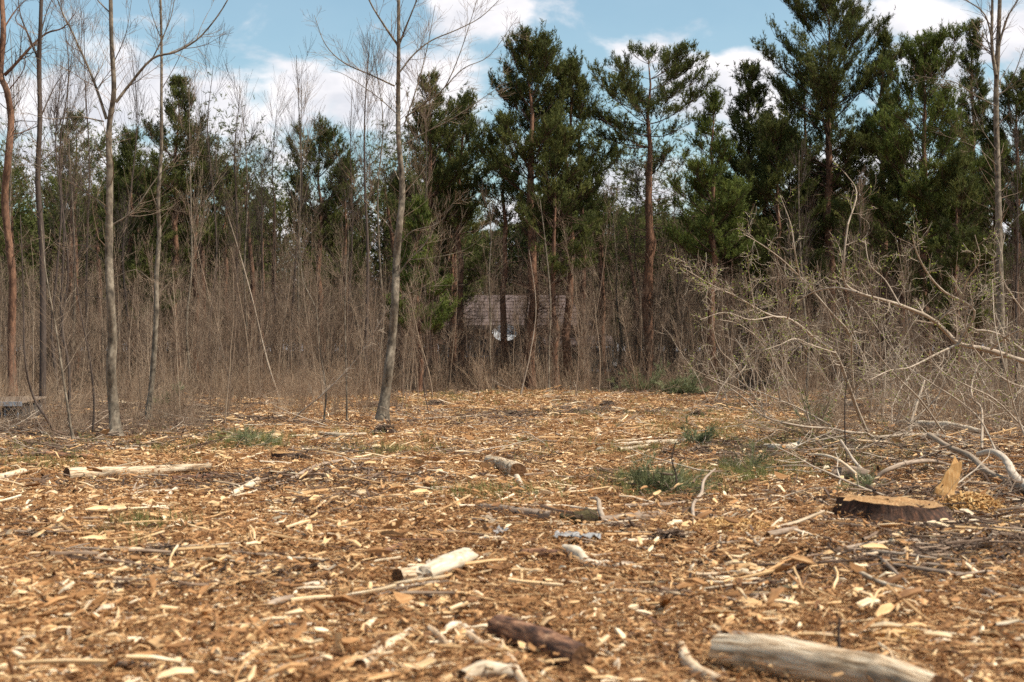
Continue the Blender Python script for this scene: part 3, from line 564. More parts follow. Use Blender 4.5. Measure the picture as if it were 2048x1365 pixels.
n = 420; Yy = 21+rs.rand(n)*19; px = np.where(rs.rand(n) < .68, rs.uniform(-40, 800, n), rs.uniform(1560, 2090, n)); xx = (px-1024)*Yy/FOC; k = (Yy > 28) | (px < 420) | (px > 1600)
xx, Yy = xx[k], Yy[k]; n = len(xx)
scatter('dry_stalks', np.stack([xx, Yy, gz(xx, Yy)], 1), np.stack([rs.normal(0, .15, n), rs.normal(0, .15, n), rs.uniform(0, 6.28, n)], 1), rs.uniform(.2, .75, n), BR, M['brush'], 'dry stalks and small twiggy brush between the nearer trees')
# far woods: dark pines and bare crowns closing the view
def far_pine(seed):
    rs = RS(seed); tb = TB(); sp = []; sd = []
    tb.add([(0,0,0),(0,0,5),(0,0,10)], [.16,.12,.03], 5, .1)
    for _ in range(1100):
        z = 1.5+9*rs.rand(); r = 2.3*(1-.75*((z-1.5)/9)**1.5)*math.sqrt(rs.rand()); a = rs.uniform(0, 6.28); sp.append((math.cos(a)*r, math.sin(a)*r, z+r*.3)); sd.append((math.cos(a), math.sin(a), .8))
    V, F_, T = needle_tufts(sp, sd, rs, n=7, ln=.3, axis_l=.4, wd=.09); tb.flush(); tb.raw(V, F_, T); return tb.mesh('far_pine', smooth=False)
FP = [far_pine(900+q) for q in range(4)]
n = 195; Yy = 80+rs.rand(n)*40; xx = (rs.rand(n)*2-1)*(Yy*.42)
scl = rs.uniform(.8, 1.12, n); 
scatter('far_pinewood', np.stack([xx, Yy, gz(xx, Yy)], 1), np.stack([0*xx, 0*xx, rs.uniform(0, 6.28, n)], 1), scl, FP, M['needles'], 'far pines closing the view behind the thicket')
n = 1100; Yy = 66+rs.rand(n)*34; Yy = np.where(np.abs(xx2 := (rs.rand(n)*2-1)) < .2, np.maximum(Yy, 84), Yy); xx = xx2*(Yy*.42)
scatter('far_undergrowth', np.stack([xx, Yy, gz(xx, Yy)], 1), np.stack([rs.normal(0, .06, n), rs.normal(0, .06, n), rs.uniform(0, 6.28, n)], 1), rs.uniform(.8, 1.3, n), SAP, M['twig'], 'far bare undergrowth behind the hidden house')
# trunks of dark wood between
for q in range(26):
    Y_ = rs.uniform(52, 70); px = rs.uniform(0, 2048) if q % 6 else rs.choice([870, 905, 950, 1052, 1095, 1160, 1205]); x = (px-1024)*Y_/FOC; h = rs.uniform(7, 10)
    t = TB(); t.add([(0,0,-.1),(rs.normal(0,.1),0,h*.5),(rs.normal(0,.2),0,h)], [.15,.11,.05], 7, .3); 
    root = empty('pine_tree', (x, Y_, float(gz(x, Y_))), 'bare lower trunk of a shaded pine deep inside the wood', 'pine tree', 'shaded pine trunks deep in the wood')
    t.build('trunk', M['pine_bark'], root, off=(0,0,0)); c = TB()
    for _ in range(26): 
        a = rs.uniform(0, 6.28); grow(c, rs, (0, 0, rs.uniform(1.5, h)), (math.cos(a), math.sin(a), .1), rs.uniform(.6, 2), .014, 2, .0, .15, 4, (.5, 1.1), 3, 5, None, (.3, .6), .006)
    c.build('dead_branches', M['pine_wood'], root, off=(0,0,0))
    sp = rs.normal(0, 1, (420, 3))*np.array([1.1, 1.1, 1.0])+np.array([0, 0, h]); V, F_, T = needle_tufts(sp, rs.normal(0, 1, (420, 3))+np.array([0, 0, .6]), rs, n=9, ln=.2, axis_l=.3, wd=.035); c = TB(); c.raw(V, F_, T); c.build('crown', M['needles'], root, off=(0,0,0), smooth=False)

# ------------------------------------------------------------------ house deep in the wood
def box(tb, a, b, tone=.5, shear=0):
    x0, y0, z0 = a; x1, y1, z1 = b
    V = np.array([(x0,y0,z0),(x1,y0,z0),(x1,y1,z0),(x0,y1,z0),(x0,y0,z1),(x1,y0,z1),(x1,y1,z1),(x0,y1,z1)], float)
    tb.raw(V, [(0,3,2,1),(4,5,6,7),(0,1,5,4),(1,2,6,5),(2,3,7,6),(3,0,4,7)], tone)
def gable_slab(tb, x0, x1, ye, ze, yr, zr, th=.12, inset=0):
    V = [(x0,ye,ze),(x1,ye,ze),(x1-inset,yr,zr),(x0+inset,yr,zr)]; V = np.array(V+[(a,b_,c-th) for a,b_,c in V], float)
    tb.raw(V, [(0,1,2,3),(7,6,5,4),(0,4,5,1),(1,5,6,2),(2,6,7,3),(3,7,4,0)], .5)
YH = 71.; sc = YH/FOC; hx = lambda px: (px-1024)*sc; hz = lambda py: CAMH+(HY-py)*sc; g0 = float(gz(0, YH))-.2
h = empty('house', (hx(1024), YH, g0), 'low brown house with a mauve roof coloured dark for shade, half hidden behind bare stems', 'house')
oz = lambda n_, tb, mt, par=h, **k: tb.build(n_, M[mt], par, off=(hx(1024), YH, g0), smooth=False, **k)
t = TB(); box(t, (hx(885), YH, g0), (hx(1165), YH+6, hz(652))); oz('wall', t, 'brick')
t = TB(); gable_slab(t, hx(868), hx(1185), YH-.7, hz(652), YH+3, hz(600)+.35, inset=1.2); roof = oz('roof', t, 'roof')
for q in range(9):
    f = q/9.; t = TB(); y0 = YH-.7+f*3.7; z0 = hz(652)+f*(hz(600)+.35-hz(652)); i0 = 1.2*f
    box(t, (hx(868)+i0+.05, y0-.03, z0+.01), (hx(1185)-i0-.05, y0+.10, z0+.008)); oz('shingle_course', t, 'roof', roof).matrix_parent_inverse.identity()
t = TB(); gable_slab(t, hx(868)+1.2, hx(1185)-1.2, YH+3.02, hz(600)+.35, YH+6.6, hz(652)); oz('rear_roof', t, 'roof')
t = TB(); box(t, (hx(868), YH-.76, hz(659)), (hx(1185), YH-.68, hz(651))); oz('fascia', t, 'trim')
t = TB(); gable_slab(t, hx(1085), hx(1222), YH-3.4, hz(690), YH-.1, hz(672), .1); oz('porch_roof', t, 'roof')
for px in (1092, 1150, 1214):
    t = TB(); box(t, (hx(px)-.06, YH-3.3, g0), (hx(px)+.06, YH-3.18, hz(692))); oz('porch_post', t, 'trim')
for px in (915, 960, 1060, 1130):
    t = TB(); a, b_ = hx(px)-.45, hx(px)+.45; z0, z1 = hz(712), hz(676)
    for bx in (((a-.06,YH-.06,z0-.06),(b_+.06,YH-.003,z0)),((a-.06,YH-.06,z1),(b_+.06,YH-.003,z1+.06)),((a-.06,YH-.06,z0+.002),(a,YH-.003,z1-.002)),((b_,YH-.06,z0+.002),(b_+.06,YH-.003,z1-.002))): box(t, *bx)
    wn = oz('window', t, 'greyframe'); t = TB(); box(t, (a+.003, YH-.03, z0+.003), (b_-.003, YH-.004, z1-.003)); oz('pane', t, 'glass', wn)
# unidentified white spot under the eaves, built as a shallow bowl on an arm
t = TB(); cx, cz, cy = hx(1010), hz(666), YH-1.7; V = []; 
for k_, (rr, dy) in enumerate(((.02, .12), (.3, .08), (.52, .0), (.53, -.02))):
    for q in range(16): a = q*math.pi/8; V.append((cx+rr*1.15*math.cos(a), cy+dy+.02*math.sin(a), cz+rr*.8*math.sin(a)))
F_ = [(k_*16+q, k_*16+(q+1) % 16, k_*16+16+(q+1) % 16, k_*16+16+q) for k_ in range(3) for q in range(16)]
t.raw(V, F_, .5); t.add([(cx, cy+.1, cz), (cx, YH-.3, cz-.1), (cx, YH, cz-.2)], [.03, .03, .03], 6); oz('white_spot_bowl', t, 'white')
# dark car by the porch, seen end on
cy = YH-7; s2 = cy/FOC; cx = (1198-1024)*s2; cg = float(gz(cx, cy))
def rbox(tb, prof_, y0, y1, ins=.0):        # a cross-section (x,z) swept along y, slightly narrowed at both ends
    n_ = len(prof_); V = []
    for y, f in ((y0, .93), (y0+.12, 1), (y1-.12, 1), (y1, .93)):
        for x, z in prof_: V.append((cx+x*f, y, cg+z))
    F_ = [(k*n_+q, k*n_+(q+1) % n_, k*n_+n_+(q+1) % n_, k*n_+n_+q) for k in range(3) for q in range(n_)]
    tb.raw(V, F_, .5); tb.raw(V[:n_], [tuple(range(n_))[::-1]], .5); tb.raw(V[-n_:], [tuple(range(n_))], .5)
car = empty('parked_car', (cx, cy, cg), 'dark teal car parked end-on in front of the hidden house, seen through the stems', 'car')
oc = lambda n_, tb, mt, par=car: tb.build(n_, M[mt], par, off=(cx, cy, cg), smooth=False)
t = TB(); rbox(t, [(-.86,.32),(.86,.32),(.92,.62),(.9,.86),(.8,.97),(-.8,.97),(-.9,.86),(-.92,.62)], cy, cy+4.3); oc('body', t, 'carpaint')
t = TB(); rbox(t, [(-.78,.975),(.78,.975),(.6,1.46),(.52,1.5),(-.52,1.5),(-.6,1.46)], cy+.55, cy+3.1); oc('cabin', t, 'carpaint')
t = TB(); t.raw([(cx-.66,cy+.535,cg+1.03),(cx+.66,cy+.535,cg+1.03),(cx+.5,cy+.535,cg+1.42),(cx-.5,cy+.535,cg+1.42)], [(0,1,2,3)], .5); oc('rear_window', t, 'glass')
t = TB(); box(t, (cx-.85, cy-.06, cg+.40), (cx+.85, cy-.004, cg+.52)); oc('bumper', t, 'chrome')
for sx in (-1, 1):
    t = TB(); box(t, (cx+sx*.72-.09, cy-.03, cg+.66), (cx+sx*.72+.09, cy+.05, cg+.82)); oc('tail_light', t, 'white')
    for dy in (.8, 3.4):
        t = TB(); t.add([(cx+sx*.93, cy+dy, cg+.31), (cx+sx*.72, cy+dy, cg+.31)], [.31, .31], 16); t.add([(cx+sx*.95, cy+dy, cg+.31), (cx+sx*.93, cy+dy, cg+.31)], [.02, .18], 16); oc('wheel', t, 'rubber')
# low shed at the left edge
sy = 27.5; s3 = sy/FOC; X_ = lambda px: (px-1024)*s3; Z_ = lambda py: CAMH+(HY-py)*s3; sg = float(gz(X_(0), sy))-.05
sh = empty('garden_shed', (X_(0), sy, sg), 'low weathered grey shed with a dark window at the left edge', 'shed')
os_ = lambda n_, tb, mt, par=sh: tb.build(n_, M[mt], par, off=(X_(0), sy, sg), smooth=False)
t = TB(); box(t, (X_(-90), sy, sg), (X_(44), sy+1.2, Z_(808))); os_('wall', t, 'shed_grey')
for q in range(5):
    t = TB(); box(t, (X_(-96), sy-.14+q*.29, Z_(806)+q*.012), (X_(50), sy+.14+q*.29-.01, Z_(806)+.03+q*.012)); os_('roof_board', t, 'wood_grey')
t = TB(); box(t, (X_(-96), sy-.18, Z_(812)), (X_(50), sy-.145, Z_(803))); os_('fascia', t, 'greyframe')
for x0, x1 in ((-50, 2), (10, 38)):
    t = TB(); a, b_, z0, z1 = X_(x0), X_(x1), Z_(843), Z_(817)
    for bx in (((a,sy-.03,z0),(b_,sy-.003,z0+.025)),((a,sy-.03,z1-.025),(b_,sy-.003,z1)),((a,sy-.03,z0+.027),(a+.025,sy-.003,z1-.027)),((b_-.025,sy-.03,z0+.027),(b_,sy-.003,z1-.027)),((a+.027,sy-.03,(z0+z1)/2-.008),(b_-.027,sy-.003,(z0+z1)/2+.008))): box(t, *bx)
    wn = os_('window', t, 'greyframe')
    for z_a, z_b in ((z0+.027, (z0+z1)/2-.01), ((z0+z1)/2+.01, z1-.027)):
        t = TB(); box(t, (a+.028, sy-.016, z_a), (b_-.028, sy-.004, z_b)); os_('pane', t, 'glass', wn)

# ------------------------------------------------------------------ logs and large branches lying about
def log(label, pts, rads, mat='wood', seed=0, cat='log', name='log', ends=(1, 1), endmat='wood_end', k=14, rough=.10, sink=.06, jag=.0, lifts=None, flat=1., stubs=0):
    rs = RS(4000+seed); r_at = np.interp(np.linspace(0, 1, len(pts)), np.linspace(0, 1, len(rads)), rads)
    lf = lifts or [0]*len(pts)
    A = np.array([G(p[0], p[1], r_at[q]*(1-sink)+lf[q]) for q, p in enumerate(pts)]); P = smooth(A, 4) if len(A) > 2 else np.array([A[0]+(A[-1]-A[0])*f for f in np.linspace(0, 1, 9)])
    Ln = np.linalg.norm(np.diff(P, axis=0), axis=1).sum(); n = int(np.clip(Ln/max(r_at.mean()*.5, .015), 12, 70))
    s_ = np.concatenate([[0], np.cumsum(np.linalg.norm(np.diff(P, axis=0), axis=1))]); q_ = np.linspace(0, s_[-1], n); P = np.stack([np.interp(q_, s_, P[:, c]) for c in range(3)], 1)
    R_ = np.interp(np.linspace(0, 1, n), np.linspace(0, 1, len(rads)), rads)
    t_ = np.gradient(P, axis=0); t_ /= np.linalg.norm(t_, axis=1, keepdims=True); up = np.array([0, 0, 1.]); u = np.cross(t_, up); u /= np.linalg.norm(u, axis=1, keepdims=True)+1e-9; v = np.cross(u, t_)
    a = np.arange(k)*2*math.pi/k; aa, ss = np.meshgrid(a, q_); dx = np.cos(aa)*1.3+seed*7; dy = np.sin(aa)*1.3
    nz = vn(dx*1.5+ss/r_at.mean()*.45, dy*1.5+ss/r_at.mean()*.3, seed+3)-.5; nz2 = vn(dx*4+ss/r_at.mean()*1.1, dy*4, seed+8)-.5
    rr = R_[:, None]*(1+rough*2.2*nz+rough*nz2)
    V = P[:, None]+rr[..., None]*(u[:, None]*np.cos(a)[None, :, None]+v[:, None]*(np.sin(a)*flat)[None, :, None])
    if jag:
        V[0] -= t_[0]*(rs.rand(k, 1)*jag); V[-1] += t_[-1]*(rs.rand(k, 1)*jag); V[1] -= t_[0]*(rs.rand(k, 1)*jag*.4)
    LAIN.extend((p[0], p[1], r) for p, r in zip(P[::2], R_[::2]) if R_.mean() > .011)
    tone = rs.rand(); co = np.stack([np.cos(aa)*R_.mean()+seed, np.sin(aa)*R_.mean(), ss+seed*3.1], -1)
    root = empty(name, P[n//2]-np.array([0, 0, R_[n//2]]), label, cat)
    tb = TB(); i, j = np.meshgrid(np.arange(n-1), np.arange(k), indexing='ij'); j2 = (j+1) % k
    tb.raw(V.reshape(-1, 3), np.stack([i*k+j, i*k+j2, (i+1)*k+j2, (i+1)*k+j], -1).reshape(-1, 4), tone, co.reshape(-1, 3))
    for _ in range(stubs):
        q = rs.randint(2, n-2); b_ = rs.uniform(.2, 2.9); dd = unit(u[q]*math.cos(b_)+v[q]*math.sin(b_)+t_[q]*.6); l_ = R_[q]*rs.uniform(1.3, 2.6)
        tb.add([P[q], P[q]+dd*l_*.7, P[q]+dd*l_], [R_[q]*.42, R_[q]*.3, R_[q]*.2], 6, tone)
    tb.build('body' if ends != (0, 0) else 'wood', M[mat], root)
    for e, on in zip((0, -1), ends):
        if not on: continue
        ring = V[e]; c = ring.mean(0)+t_[e]*(-.012 if e == 0 else .012)*0; rings = [ring, c+(ring-c)*.66+rs.normal(0, .003, (k, 3)), c+(ring-c)*.3+rs.normal(0, .003, (k, 3)), np.repeat(c[None], k, 0)+(ring-c)*.02]
        VV = np.concatenate(rings); Fe = [(b0*k+q, b0*k+(q+1) % k, (b0+1)*k+(q+1) % k, (b0+1)*k+q) for b0 in range(3) for q in range(k)]
        if e == -1: Fe = [f[::-1] for f in Fe]
        tb = TB(); tb.raw(VV, Fe, rs.rand(), VV); tb.build('cut_end', M[endmat], root, smooth=False)
    return root
log('long pale peeled log lying level on the left, in front of the leaning saplings', [(134,949),(230,945),(330,941),(425,935)], [.072,.066,.062,.05], 'wood_log', 1)
log('short stout log lying under the far end of the long pale peeled log', [(345,957),(400,955),(432,948)], [.03,.032,.025], 'wood_bark', 2)
log('flat split log with loose bark in front of the leaning saplings at the left', [(25,911),(90,909),(170,913),(190,912)], [.03,.04,.036,.03], 'wood_bark', 3, jag=.04)
log('pale broken limb at the left edge beside the long peeled log', [(-30,962),(20,950),(62,938)], [.045,.04,.03], 'wood', 4, jag=.05)
log('thick barkless log with a dark sawn end facing right, in the middle of the clearing', [(978,920),(1004,928),(1036,942)], [.06,.07,.08], 'wood_log', 5, ends=(1, 1))
log('thin pale pole running right from the dark sawn end of the middle log', [(1050,940),(1100,944),(1155,948)], [.022,.02,.014], 'wood', 6, cat='branch', name='branch')
log('pale stub lying against the dark sawn end of the middle log', [(1028,946),(1038,962),(1048,980)], [.035,.028,.02], 'wood_white', 7, jag=.05, name='branch', cat='branch')
log('pale peeled log lying level right of centre, with a thinner pole behind', [(1236,890),(1300,886),(1372,882)], [.03,.04,.032], 'wood_white', 8)
log('short pale pole under the level pale log right of centre', [(1238,900),(1270,896),(1300,890)], [.03,.03,.02], 'wood', 9, name='branch', cat='branch')
log('hooked white limb, its thick end curling upward at the right', [(1530,892),(1570,896),(1596,890),(1606,876)], [.03,.045,.045,.035], 'wood_white', 10, lifts=[0,0,.01,.12], name='branch', cat='branch')
log('splintered pale slab of log just left of the foot of the slender leaning tree', [(640,866),(680,870),(728,868)], [.03,.055,.04], 'wood_white', 11, jag=.08, flat=.6)
log('grey weathered log lying level below the middle log', [(965,1014),(1030,1024),(1100,1032)], [.028,.044,.040], 'wood_grey', 12, jag=.05)
log('short mossy dark log between two grey logs', [(1122,1036),(1160,1035),(1188,1034)], [.045,.055,.05], 'moss', 13, rough=.25)
log('grey log in line with the mossy log, its right end worn thin', [(1200,1040),(1260,1036),(1330,1028)], [.03,.043,.03], 'wood_grey', 14, stubs=1)
log('white sinuous root standing up and curling over between the grey logs', [(1238,1054),(1212,1044),(1200,1022),(1196,1000),(1180,996)], [.014,.021,.021,.016,.009], 'twig_pale', 15, lifts=[0,0,.04,.1,.09], cat='root', name='tree_root')
log('short log with a dark sawn end facing left and its right side torn white', [(795,1153),(830,1150),(862,1144)], [.052,.05,.054], 'wood_log', 16, ends=(1, 0))
log('torn white slab of wood joined behind the short dark-ended log', [(852,1146),(885,1132),(930,1112)], [.07,.095,.075], 'wood_white', 17, jag=.07, flat=.62, ends=(1, 1), endmat='wood_white')
log('small reddish bark-covered stick leaning left of the torn white slab', [(748,1116),(770,1106),(800,1092)], [.028,.028,.022], 'wood_bark', 18, name='branch', cat='branch')
log('brown barked log piece right of the torn white slab', [(1040,1108),(1080,1106),(1118,1112)], [.032,.034,.036], 'wood_bark', 19)
log('bent white branch with a broad torn fork at its left end', [(1132,1098),(1160,1112),(1178,1128),(1220,1130),(1282,1136)], [.03,.05,.035,.03,.012], 'wood_white', 20, jag=.03, name='branch', cat='branch')
log('dark cracked stick branching from the bent white branch', [(1190,1134),(1230,1130),(1268,1128)], [.026,.024,.016], 'wood_grey', 21, name='branch', cat='branch')
log('short dark barked log with an orange bare patch in the foreground', [(1000,1254),(1054,1272),(1110,1295),(1166,1318)], [.062,.066,.065,.058], 'wood_bark', 22, jag=.02, rough=.12, sink=-.05)
log('thickest log, smooth and pale, lying across the bottom right corner', [(1446,1300),(1540,1312),(1640,1330),(1760,1352),(1870,1385)], [.074,.084,.082,.078,.07], 'wood_log', 23, rough=.08, k=28, jag=.03, sink=-.1, stubs=0)
log('grey-brown barked branch behind the left end of the thickest pale log', [(1408,1268),(1470,1272),(1560,1280)], [.024,.024,.016], 'wood_grey', 24, name='branch', cat='branch')
log('pale branch crossing the foreground towards the dark barked log', [(720,1332),(770,1296),(832,1254)], [.03,.026,.016], 'wood', 25, name='branch', cat='branch')
log('bent pale branch running down beside the dark barked log', [(920,1258),(965,1290),(1010,1302),(1030,1340),(1050,1375)], [.018,.024,.024,.022,.02], 'wood', 26, name='branch', cat='branch')
log('cracked pale chunk of wood at the bottom edge left of the bent pale branch', [(930,1352),(970,1340),(1020,1345)], [.03,.042,.034], 'wood_white', 27, jag=.04)
log('long thin grey branch in the bottom left foreground', [(530,1345),(600,1325),(680,1310),(720,1300)], [.012,.013,.010,.006], 'wood_grey', 28, name='branch', cat='branch')
log('whitish stub of wood in the left middle foreground', [(592,1175),(630,1170),(672,1164)], [.016,.022,.018], 'wood_white', 29, name='branch', cat='branch')
log('short grey stick with a dark shadow in the left foreground', [(228,1240),(260,1240),(294,1238)], [.016,.018,.016], 'wood_grey', 30, name='branch', cat='branch')
log('stubby grey-brown stick below the whitish stub in the left foreground', [(528,1212),(558,1202),(584,1194)], [.018,.020,.014], 'wood_grey', 31, name='branch', cat='branch')
log('pair-like forked stubs at the lower left corner of the thickest pale log', [(1362,1290),(1372,1320),(1400,1345),(1440,1362)], [.02,.026,.028,.024], 'wood', 32, name='branch', cat='branch')
log('orange-brown stick leaning right of the dark barked log', [(1275,1218),(1310,1248),(1345,1280)], [.016,.016,.012], 'wood_bark', 33, name='branch', cat='branch')
log('brown stick lying right of the bark flap, in front of the big stump', [(1534,1070),(1560,1064),(1592,1058)], [.022,.024,.02], 'wood_grey', 34, name='branch', cat='branch')
log('long pale stick pointing at the dark soil from the brown stick', [(1590,1062),(1640,1076),(1690,1086)], [.018,.014,.008], 'wood', 35, name='branch', cat='branch')
log('small pale round stick left of the big stump', [(1630,1022),(1650,1026),(1668,1030)], [.018,.018,.014], 'wood', 36, name='branch', cat='branch')
log('upright white peg of wood leaning by the bark flap', [(1492,1066),(1506,1080),(1520,1094)], [.012,.014,.012], 'wood_white', 37, name='branch', cat='branch')
log('pale log lying under the felled pale branches at the right', [(1790,843),(1850,850),(1910,854),(1962,864)], [.035,.07,.075,.04], 'wood_white', 38, sink=-.3, jag=.06)
log('dark log half buried beneath the arching branches', [(1660,950),(1700,946),(1740,952)], [.06,.08,.05], 'wood_grey', 39, rough=.2)
log('white twisted branch lying left of centre, forked at the right', [(548,968),(590,955),(620,938),(660,926),(700,920),(760,918),(810,905)], [.012,.024,.024,.022,.02,.016,.008], 'wood_grey', 40, name='branch', cat='branch')
log('thin forked twig of the white twisted branch', [(640,934),(680,938),(720,936),(760,942),(800,930),(830,915)], [.012,.014,.012,.012,.010,.006], 'twig_pale', 41, name='branch', cat='branch')
log('thick pale stub lying crosswise between the long peeled log and the white twisted branch', [(462,990),(490,976),(516,962)], [.024,.036,.038], 'wood', 42)
log('white crooked stub lying left of the thick pale stub', [(332,1000),(340,988),(352,978)], [.014,.02,.022], 'wood_white', 43, name='branch', cat='branch')
log('curved pale root at the right edge, thick and hooked', [(2075,985),(2048,972),(2026,949),(2011,920),(1985,904),(1956,909)], [.075,.06,.046,.04,.036,.03], 'twig_pale', 44, lifts=[0,0,.07,.17,.23,.2], cat='root', name='tree_root', rough=.16, sink=-.1, k=12)
log('long grey limb reaching from behind the stump to the hooked root', [(1857,869),(1897,894),(1941,913),(1971,942),(2007,960),(2044,979)], [.03,.032,.035,.035,.035,.04], 'twig_pale', 45, cat='branch', name='branch', lifts=[.35,.25,.18,.05,.02,0], k=9)
log('dark branch arching out of the ground behind the big stump', [(1745,966),(1760,950),(1780,938),(1817,926),(1861,922),(1900,930)], [.022,.026,.026,.024,.02,.012], 'wood_grey', 46, cat='branch', name='branch', lifts=[0,.08,.14,.16,.12,.02], k=9)
log('orange-tan peeled branch arching left of the dark arching branch', [(1619,909),(1650,912),(1678,922),(1707,944),(1733,968)], [.012,.018,.02,.02,.014], 'wood', 47, cat='branch', name='branch', lifts=[.02,.12,.17,.09,0], k=9)
log('pale straight branch slanting down to the foot of the arching branches', [(1680,880),(1692,898),(1711,926),(1747,964)], [.014,.018,.02,.022], 'twig_pale', 48, cat='branch', name='branch', lifts=[.36,.26,.12,0], k=9)
log('forked dry stick standing up at the right of the green bough', [(1388,1050),(1386,1010),(1403,986),(1408,960),(1430,938)], [.010,.015,.015,.013,.008], 'wood_grey', 49, cat='branch', name='branch', lifts=[0,.05,.11,.19,.23], k=8)
long_sticks = [((1348,1010),(1440,995),(1531,988),(1604,974),'long thin stick leading left from the arching branches'),((1700,1099),(1760,1104),(1861,1116),(1870,1118),'double stick lying at the edge of the dark soil'),((1720,1106),(1800,1122),(1900,1130),(2026,1121),'long dark rod over the bare dark soil'),
 ((1788,1130),(1897,1146),(1980,1160),(2060,1180),'longest dark branch, running off the right edge'),((1760,1115),(1790,1145),(1808,1160),(1812,1165),'short brown stick crossing the longest dark branch'),((1690,1096),(1740,1088),(1830,1080),(1840,1082),'thin curved stick above the double stick'),((1890,1088),(1910,1084),(1950,1070),(1965,1060),'pale forked stick alone on the dark soil'),
 ((1710,1140),(1760,1165),(1800,1175),(1850,1185),'pale stick among chips below the double stick'),((1210,1180),(1260,1182),(1330,1184),(1430,1187),'long pale pole lying level right of the middle foreground'),((1500,1192),(1530,1190),(1560,1192),(1580,1194),'short whitish pole end right of the long level pole'),((1970,1180),(2000,1196),(2030,1200),(2060,1204),'white stick at the right edge on the dark soil'),
 ((930,1080),(990,1075),(1040,1080),(1062,1082),'reddish-tan pole lying level behind the torn white slab'),((1005,1080),(1020,1100),(1035,1112),(1050,1118),'short dark crooked stick hanging off the reddish-tan pole'),((860,1062),(900,1064),(950,1068),(990,1070),'thin tan stick behind the torn white slab'),((560,1020),(610,1034),(660,1048),(715,1060),'dark knotted stick slanting left of centre'),
 ((700,1010),(745,1018),(800,1016),(850,1020),'thin brown stick near the dark knotted stick'),((1060,1012),(1120,1012),(1180,1018),(1220,1016),'thin pole behind the grey weathered log'),((1250,1012),(1300,1010),(1350,1008),(1400,1000),'pale pole behind the green bough'),((1262,998),(1290,1004),(1320,1006),(1350,1002),'pale weathered pole in front of the green bough'),
 ((890,1260),(915,1250),(940,1262),(950,1270),'yellow stub of wood in the near foreground'),((860,1258),(880,1275),(895,1290),(900,1296),'orange and white stub pointing down in the near foreground'),((190,1330),(260,1328),(330,1336),(390,1345),'dark thin stick at the bottom left'),((580,900),(640,906),(700,912),(760,914),'thin pole left of centre above the white twisted branch'),
 ((860,906),(900,898),(950,890),(1000,880),'thin dark stick behind the middle log'),((1010,884),(1060,876),(1100,868),(1130,858),'thin tan stick pointing away behind the middle log'),((1060,880),(1120,884),(1200,888),(1290,888),'long thin pole left of the level pale log'),((1150,852),(1190,856),(1230,850),(1256,846),'dark pair of sticks near the far end of the clearing'),
 ((520,838),(560,832),(600,826),(640,830),'thin grey stick before the thicket left of the slender tree'),((280,870),(310,846),(340,836),(365,830),'pale branch behind the tall forked tree'),((344,832),(350,816),(342,800),(340,798),'short pale stub standing behind the tall forked tree'),((430,855),(460,830),(500,800),(520,790),'pale forked branch leaning toward the thicket')]
for q, sp_ in enumerate(long_sticks):
    r_ = .009+.009*RS(q+60).rand(); r_ = .013 if 'longest' in sp_[4] or 'double' in sp_[4] else r_
    if 'stub' in sp_[4]: r_ = .02
    log(sp_[4], sp_[:4], [r_, r_*1.15, r_, r_*.6], ['wood', 'wood_grey', 'wood', 'wood_white'][q % 4] if 'dark' not in sp_[4] else 'wood_grey', 60+q, cat='stick', name='stick', k=7, sink=-.2, ends=(1, 1), endmat='wood', jag=.01)
for px, py, Y_, top, lb in ((1675, 1345, 0, 1236, 'thin dark stem standing upright in front of the thickest pale log'), (1352, 995, 0, 885, 'dark dead stem standing upright through the green bough'), (1693, 930, 0, 745, 'dark upright stem in front of the felled pale branches'), (858, 830, 0, 660, 'thin dark sapling bending left, right of the slender leaning tree')):
    rs = RS(px); b_ = G(px, py); Y_ = b_[1]; root = empty('dead_stem', b_, lb, 'stem'); t = TB(); P = pline([(px, py), (px+rs.normal(0, 4), py*.6+top*.4), (px+rs.normal(0, 6), py*.3+top*.7), (px+rs.normal(0, 5), top)], Y_)
    t.add(P, np.linspace(.009, .005, len(P)), 6, .3); t.build('stem', M['bark_dark'], root)
    t = TB(); sprout(t, rs, P, np.linspace(.006, .003, len(P)), .25, 1, .1, .2, 7, (.5, 1.1), minr=.002, k=3); t.build('twigs', M['bark_dark'], root)
rs = RS(71); P = pline([(560,868),(600,826),(645,790),(700,735),(740,680),(778,612)], 26, 24.5); root = empty('branch', P[0], 'long thin pale pole leaning up against the slender leaning tree', 'branch')
t = TB(); t.add(P, np.linspace(.013, .007, len(P)), 6, .9); t.build('stem', M['twig_pale'], root); t = TB(); sprout(t, rs, P, np.linspace(.014, .005, len(P)), .8, 2, .05, .2, 14, (.4, 1), k=3); t.build('twigs', M['twig_pale'], root)

